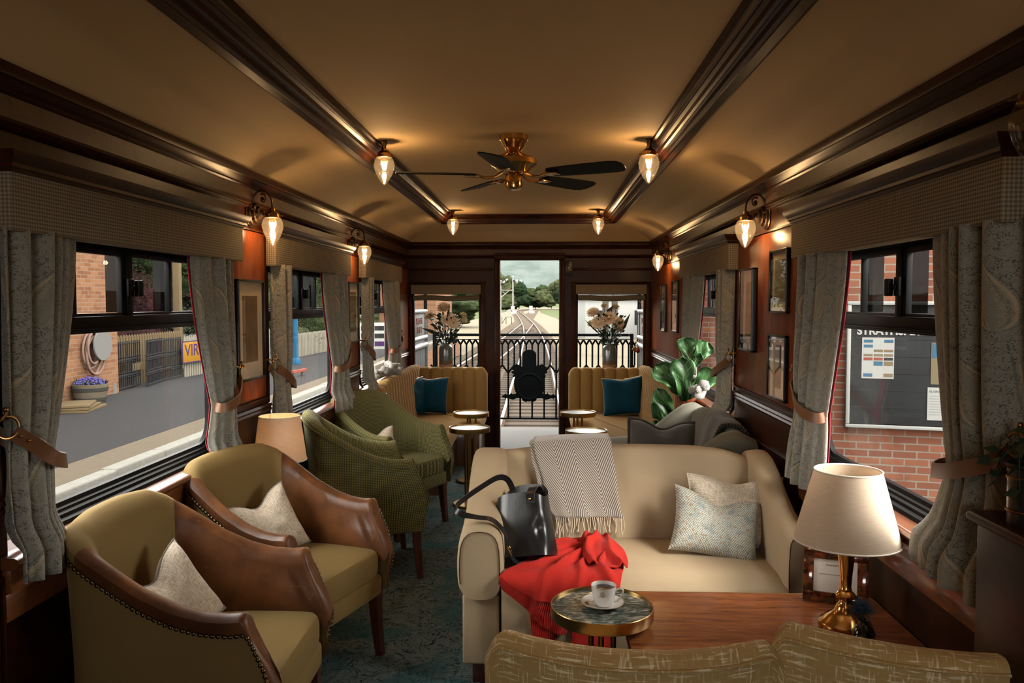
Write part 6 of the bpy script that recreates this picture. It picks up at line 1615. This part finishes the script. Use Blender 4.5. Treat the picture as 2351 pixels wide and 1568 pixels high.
for k, (dy, dz, ra, rb) in enumerate(((-.18, -.10, .26, .34), (-.14, -.16, .24, .40), (-.10, -.20, .30, .36), (-.2, -.05, .2, .3))):
    m = MB(); m.tube([(.05+.025*k, dy+ra*math.cos(a), dz+rb*math.sin(a)) for a in [2*PI*q/36 for q in range(36)]], .022, 8, closed=True); m.build('hose_coil', M['hose'], o)
o = thing('plank_pile', 'low stack of pale boards on the platform by the barrel', 'boards', (-8.0, 13.3, -.252))
for k in range(3): m = MB(); m.box(-.35+.05*k, .30-.03*k, -.5, .5-.1*k, .045*k, .045*k+.04, .006, M=Matrix.Rotation(.2+.1*k, 4, 'Z')); m.build('board', M['timber'], o)
o = thing('drain_stub', 'short pale pipe stub at the foot of the brick corner', 'pipe', (-8.72, 15.70, -.252)); m = MB(); m.lathe([(.001, 0), (.07, 0), (.07, .22), (.06, .22), (.001, .21)], 20); m.build('pipe', M['reel'], o)
def iron_gate(label, a, b, z0, h, nb):
    a, b = Vector((*a, 0)), Vector((*b, 0)); o = thing('iron_gate', label, 'gate', (a.x, a.y, z0), math.atan2(b.y-a.y, b.x-a.x), 'old iron gates on the left platform'); L_ = (b-a).length; b0 = None
    for z in (.05, h*.30, h*.62, h-.04): m = MB(); m.box(0, L_, -.016, .016, z-.018, z+.018, .004); m.build('rail', M['gateiron'], o)
    for k in range(nb+1):
        if b0 is None:
            m = MB(); m.tube([(0, 0, .03), (0, 0, h)], .015, 8)
            for z in (h*.3, h*.62): m.sph((0, 0, z+.05), .026, 8, 6); m.sph((0, 0, z-.05), .026, 8, 6)
            b0 = m.build('bar', M['gateiron'], o); c = b0
        else: c = b0.copy(); COL.objects.link(c); c.parent = o
        c.location = (L_*k/nb, 0, 0)
    return o
iron_gate('black iron gate leaf nearest the brick corner', (-8.80, 16.02), (-8.90, 17.15), -.252, 1.02, 11)
iron_gate('black iron gate leaf in the middle, past the timber post', (-8.64, 16.95), (-8.86, 18.08), -.252, 1.02, 11)
iron_gate('rust-tinted iron gate leaf next to the white picket fence', (-8.87, 18.1), (-8.91, 19.15), -.252, 1.00, 11)
def fence(label, a, b, z0, h, pitch, w, mt, group, point=True, railz=(.25, .8)):
    a, b = Vector((*a, 0)), Vector((*b, 0)); o = thing('picket_fence', label, 'fence', (a.x, a.y, z0), math.atan2(b.y-a.y, b.x-a.x), group); L_ = (b-a).length; p0 = None
    for q in railz: m = MB(); m.box(0, L_, .012, .06, h*q-.04, h*q+.04, .004); m.build('rail', mt, o)
    n = min(95, int(L_/pitch))
    for k in range(n):
        if p0 is None:
            m = MB(); m.prism([(-w/2, 0), (w/2, 0), (w/2, h-.05), (0, h), (-w/2, h-.05)], -.012, .012, Matrix(((1, 0, 0, 0), (0, 0, 1, 0), (0, 1, 0, 0), (0, 0, 0, 1)))); p0 = m.build('picket', mt, o); c = p0
        else: c = p0.copy(); COL.objects.link(c); c.parent = o
        c.location = (pitch*(k+.5), 0, 0)
    return o
fence('yellowed timber picket fence behind the iron gates', (-9.25, 15.9), (-9.35, 20.2), -.252, 1.12, .125, .085, M['timber'], 'picket fences')
fence('white picket fence carrying the yellow enamel sign', (-8.86, 19.2), (-8.55, 24.5), -.252, 1.02, .115, .070, M['picket'], 'picket fences')
fence('low grey paling fence seen through the middle left window', (-8.3, 26.0), (-8.0, 34.), -.252, .80, .15, .085, M['picket'], 'picket fences')
o = thing('timber_post', 'tall squared timber post behind the iron gates', 'post', (-9.55, 20.4, -.252)); m = MB(); m.box(-.085, .085, -.085, .085, 0, 3.6, .006); m.build('post', M['timber'], o)
o = thing('short_post', 'short timber post between the iron gate leaves', 'post', (-9.0, 17.0, -.252)); m = MB(); m.box(-.10, .10, -.10, .10, 0, .62, .006); m.box(-.13, .13, -.25, .25, .36, .52, .006); m.build('post', M['timber'], o)
o = thing('enamel_sign', 'yellow enamel sign with purple letters on the white picket fence', 'sign', (-8.74, 19.55, .37))
RZ = math.atan2(24.5-19.2, -8.55+8.86); o.rotation_euler = (0, 0, RZ)
m = MB(); m.box(-.62, .62, -.012, .0, -.27, .27, .004); m.build('plate', M['signyellow'], o)
m = MB()
for (x0, x1, z0, z1) in ((-.62, .62, .245, .27), (-.62, .62, -.27, -.245), (-.62, -.595, -.27, .27), (.595, .62, -.27, .27)): m.box(x0, x1, -.015, -.001, z0, z1, .002)
m.build('border', M['signpurple'], o)
txt('VIR', .42, Matrix.Translation((-.52, -.016, -.10)) @ Matrix.Rotation(PI/2, 4, 'X'), M['signpurple'], o, ex=.002, world=False, sx=1.15)
o = thing('blue_post', 'blue painted canopy post on the left platform', 'post', (-7.38, 23.3, -.252)); m = MB(); m.tube([(0, 0, .2), (0, 0, 3.8)], .085, 14); m.lathe([(.001, 0), (.15, 0), (.15, .12), (.10, .2), (.001, .22)], 20); m.build('post', M['blue'], o)
o = thing('orange_barrier', 'low orange plank barrier on the left platform by the blue post', 'barrier', (-6.15, 19.2, -.252), 1.45); m = MB(); m.box(0, .75, -.03, .03, .10, .17, .004); m.build('plank', M['postred'], o)
for x in (.10, .65): m = MB(); m.box(x-.03, x+.03, .03, .07, 0, .17, .004); m.build('leg', M['timber'], o)
m = MB(); m.box(-9.6, -6.3, 46, 54, -.26, 5.5, 0); o = m.build('brick_outbuilding', M['brickorange']); tag(o, 'red-brown brick outbuilding seen through the farthest left window', 'building')
o = thing('white_signboard', 'white board with purple panels seen through the farthest left window', 'sign', (-5.75, 26.8, -.252), .25); m = MB(); m.box(-.95, .95, -.02, .02, .25, 1.15, .006); m.build('board', M['white'], o)
for x in (-.8, .8): m = MB(); m.box(x-.04, x+.04, .02, .08, 0, 1.2, .004); m.build('leg', M['timber'], o)
for k, x in enumerate((-.75, -.30, .15, .6)):
    for z in (.35, .62, .88): m = MB(); m.box(x-.16, x+.16, -.026, -.018, z, z+.16, 0); m.build('panel', M['signpurple'] if (k+int(z*10)) % 2 else M['gateiron'], o)
# ------------------------------------------------------------------ right side: brick wall with the noticeboard
a14 = math.radians(-14); BW = Matrix.Translation((2.81, 6.5, 0)) @ Matrix.Rotation(a14, 4, 'Z')
o = thing('brick_gable', 'red brick wall outside the large right window', 'brick wall', (2.81, 6.5, -1.4), a14); m = MB(); m.box(-.98, 3.6, 0, .4, 0, 6.2, 0); m.build('brickwork', M['brickred'], o)
o = thing('notice_board', 'dark station noticeboard with white frame on the brick wall', 'noticeboard', (2.81, 6.5, 0), a14)
bx0, bx1, bz0, bz1 = -.335, 1.05, .615, 1.575
m = MB(); m.box(bx0, bx1, -.045, -.002, bz0, bz1, .004)
for k in range(1, 7): z = lerp(bz0, bz1, k/7); m.box(bx0, bx1, -.047, -.044, z-.002, z+.002, 0)
m.build('slate_panel', M['slate'], o)
m = MB(); b = .030
for (x0, x1, z0, z1) in ((bx0-b, bx1+b, bz0-b, bz0), (bx0-b, bx1+b, bz1, bz1+b), (bx0-b, bx0, bz0, bz1), (bx1, bx1+b, bz0, bz1)): m.box(x0, x1, -.070, -.002, z0, z1, .006)
m.build('frame', M['white'], o)
txt('STRATHSPEY RAILWAY', .088, Matrix.Translation((bx0+.045, -.050, 1.340)) @ Matrix.Rotation(PI/2, 4, 'X'), M['white'], o, ex=.002, world=False, sx=.94, bold=.0035)
m = MB(); m.box(-.250, -.012, -.050, -.045, .985, 1.315, 0); m.build('timetable_sheet', M['white'], o)
r = random.Random(1)
for (z, hh, cs) in ((1.275, .022, ('postblue', None, 'postblue')), (1.235, .022, ('postblue', None, None)), (1.200, .018, (None, 'posttan', 'posttan')), (1.165, .018, ('posttan', 'posttan', 'posttan')), (1.132, .022, ('postred', 'postred', 'slate')), (1.090, .034, (None, 'postblue', 'posttan')), (1.000, .026, ('postblue', None, 'posttan'))):
    for k, c_ in enumerate(cs):
        if c_: m = MB(); x = -.236+k*.075; m.box(x, x+.066, -.0515, -.0498, z, z+hh, 0); m.build('printed_block', M[c_], o)
m = MB(); m.box(.255, .50, -.050, -.045, .95, 1.28, 0); m.build('picture_poster', M['posttan'], o); m = MB(); m.box(.262, .493, -.0515, -.0495, 1.16, 1.273, 0); m.build('poster_sky', M['postblue'], o)
m = MB(); m.box(.235, .50, -.051, -.046, .665, .925, 0); m.build('notice_sheet', M['white'], o)
txt('FLYING', .026, Matrix.Translation((.248, -.052, .885)) @ Matrix.Rotation(PI/2, 4, 'X'), M['ink'], o, ex=.0005, world=False)
for k in range(8): m = MB(); z = .855-k*.021; m.box(.250, .47, -.0518, -.0508, z, z+.006, 0); m.build('text_line', M['gaterail'], o)
o = thing('brick_hut', 'red brick hut with pale gable seen through the far right window', 'building', (3.2, 11.5, -1.4)); m = MB(); m.box(-1.5, 2.4, -2.0, 3.2, 0, 3.35, 0); m.build('brickwork', M['brickred'], o); m = MB(); m.box(-1.6, 2.5, -2.1, 3.3, 3.35, 4.4, .02); m.build('gable_boards', M['white'], o)
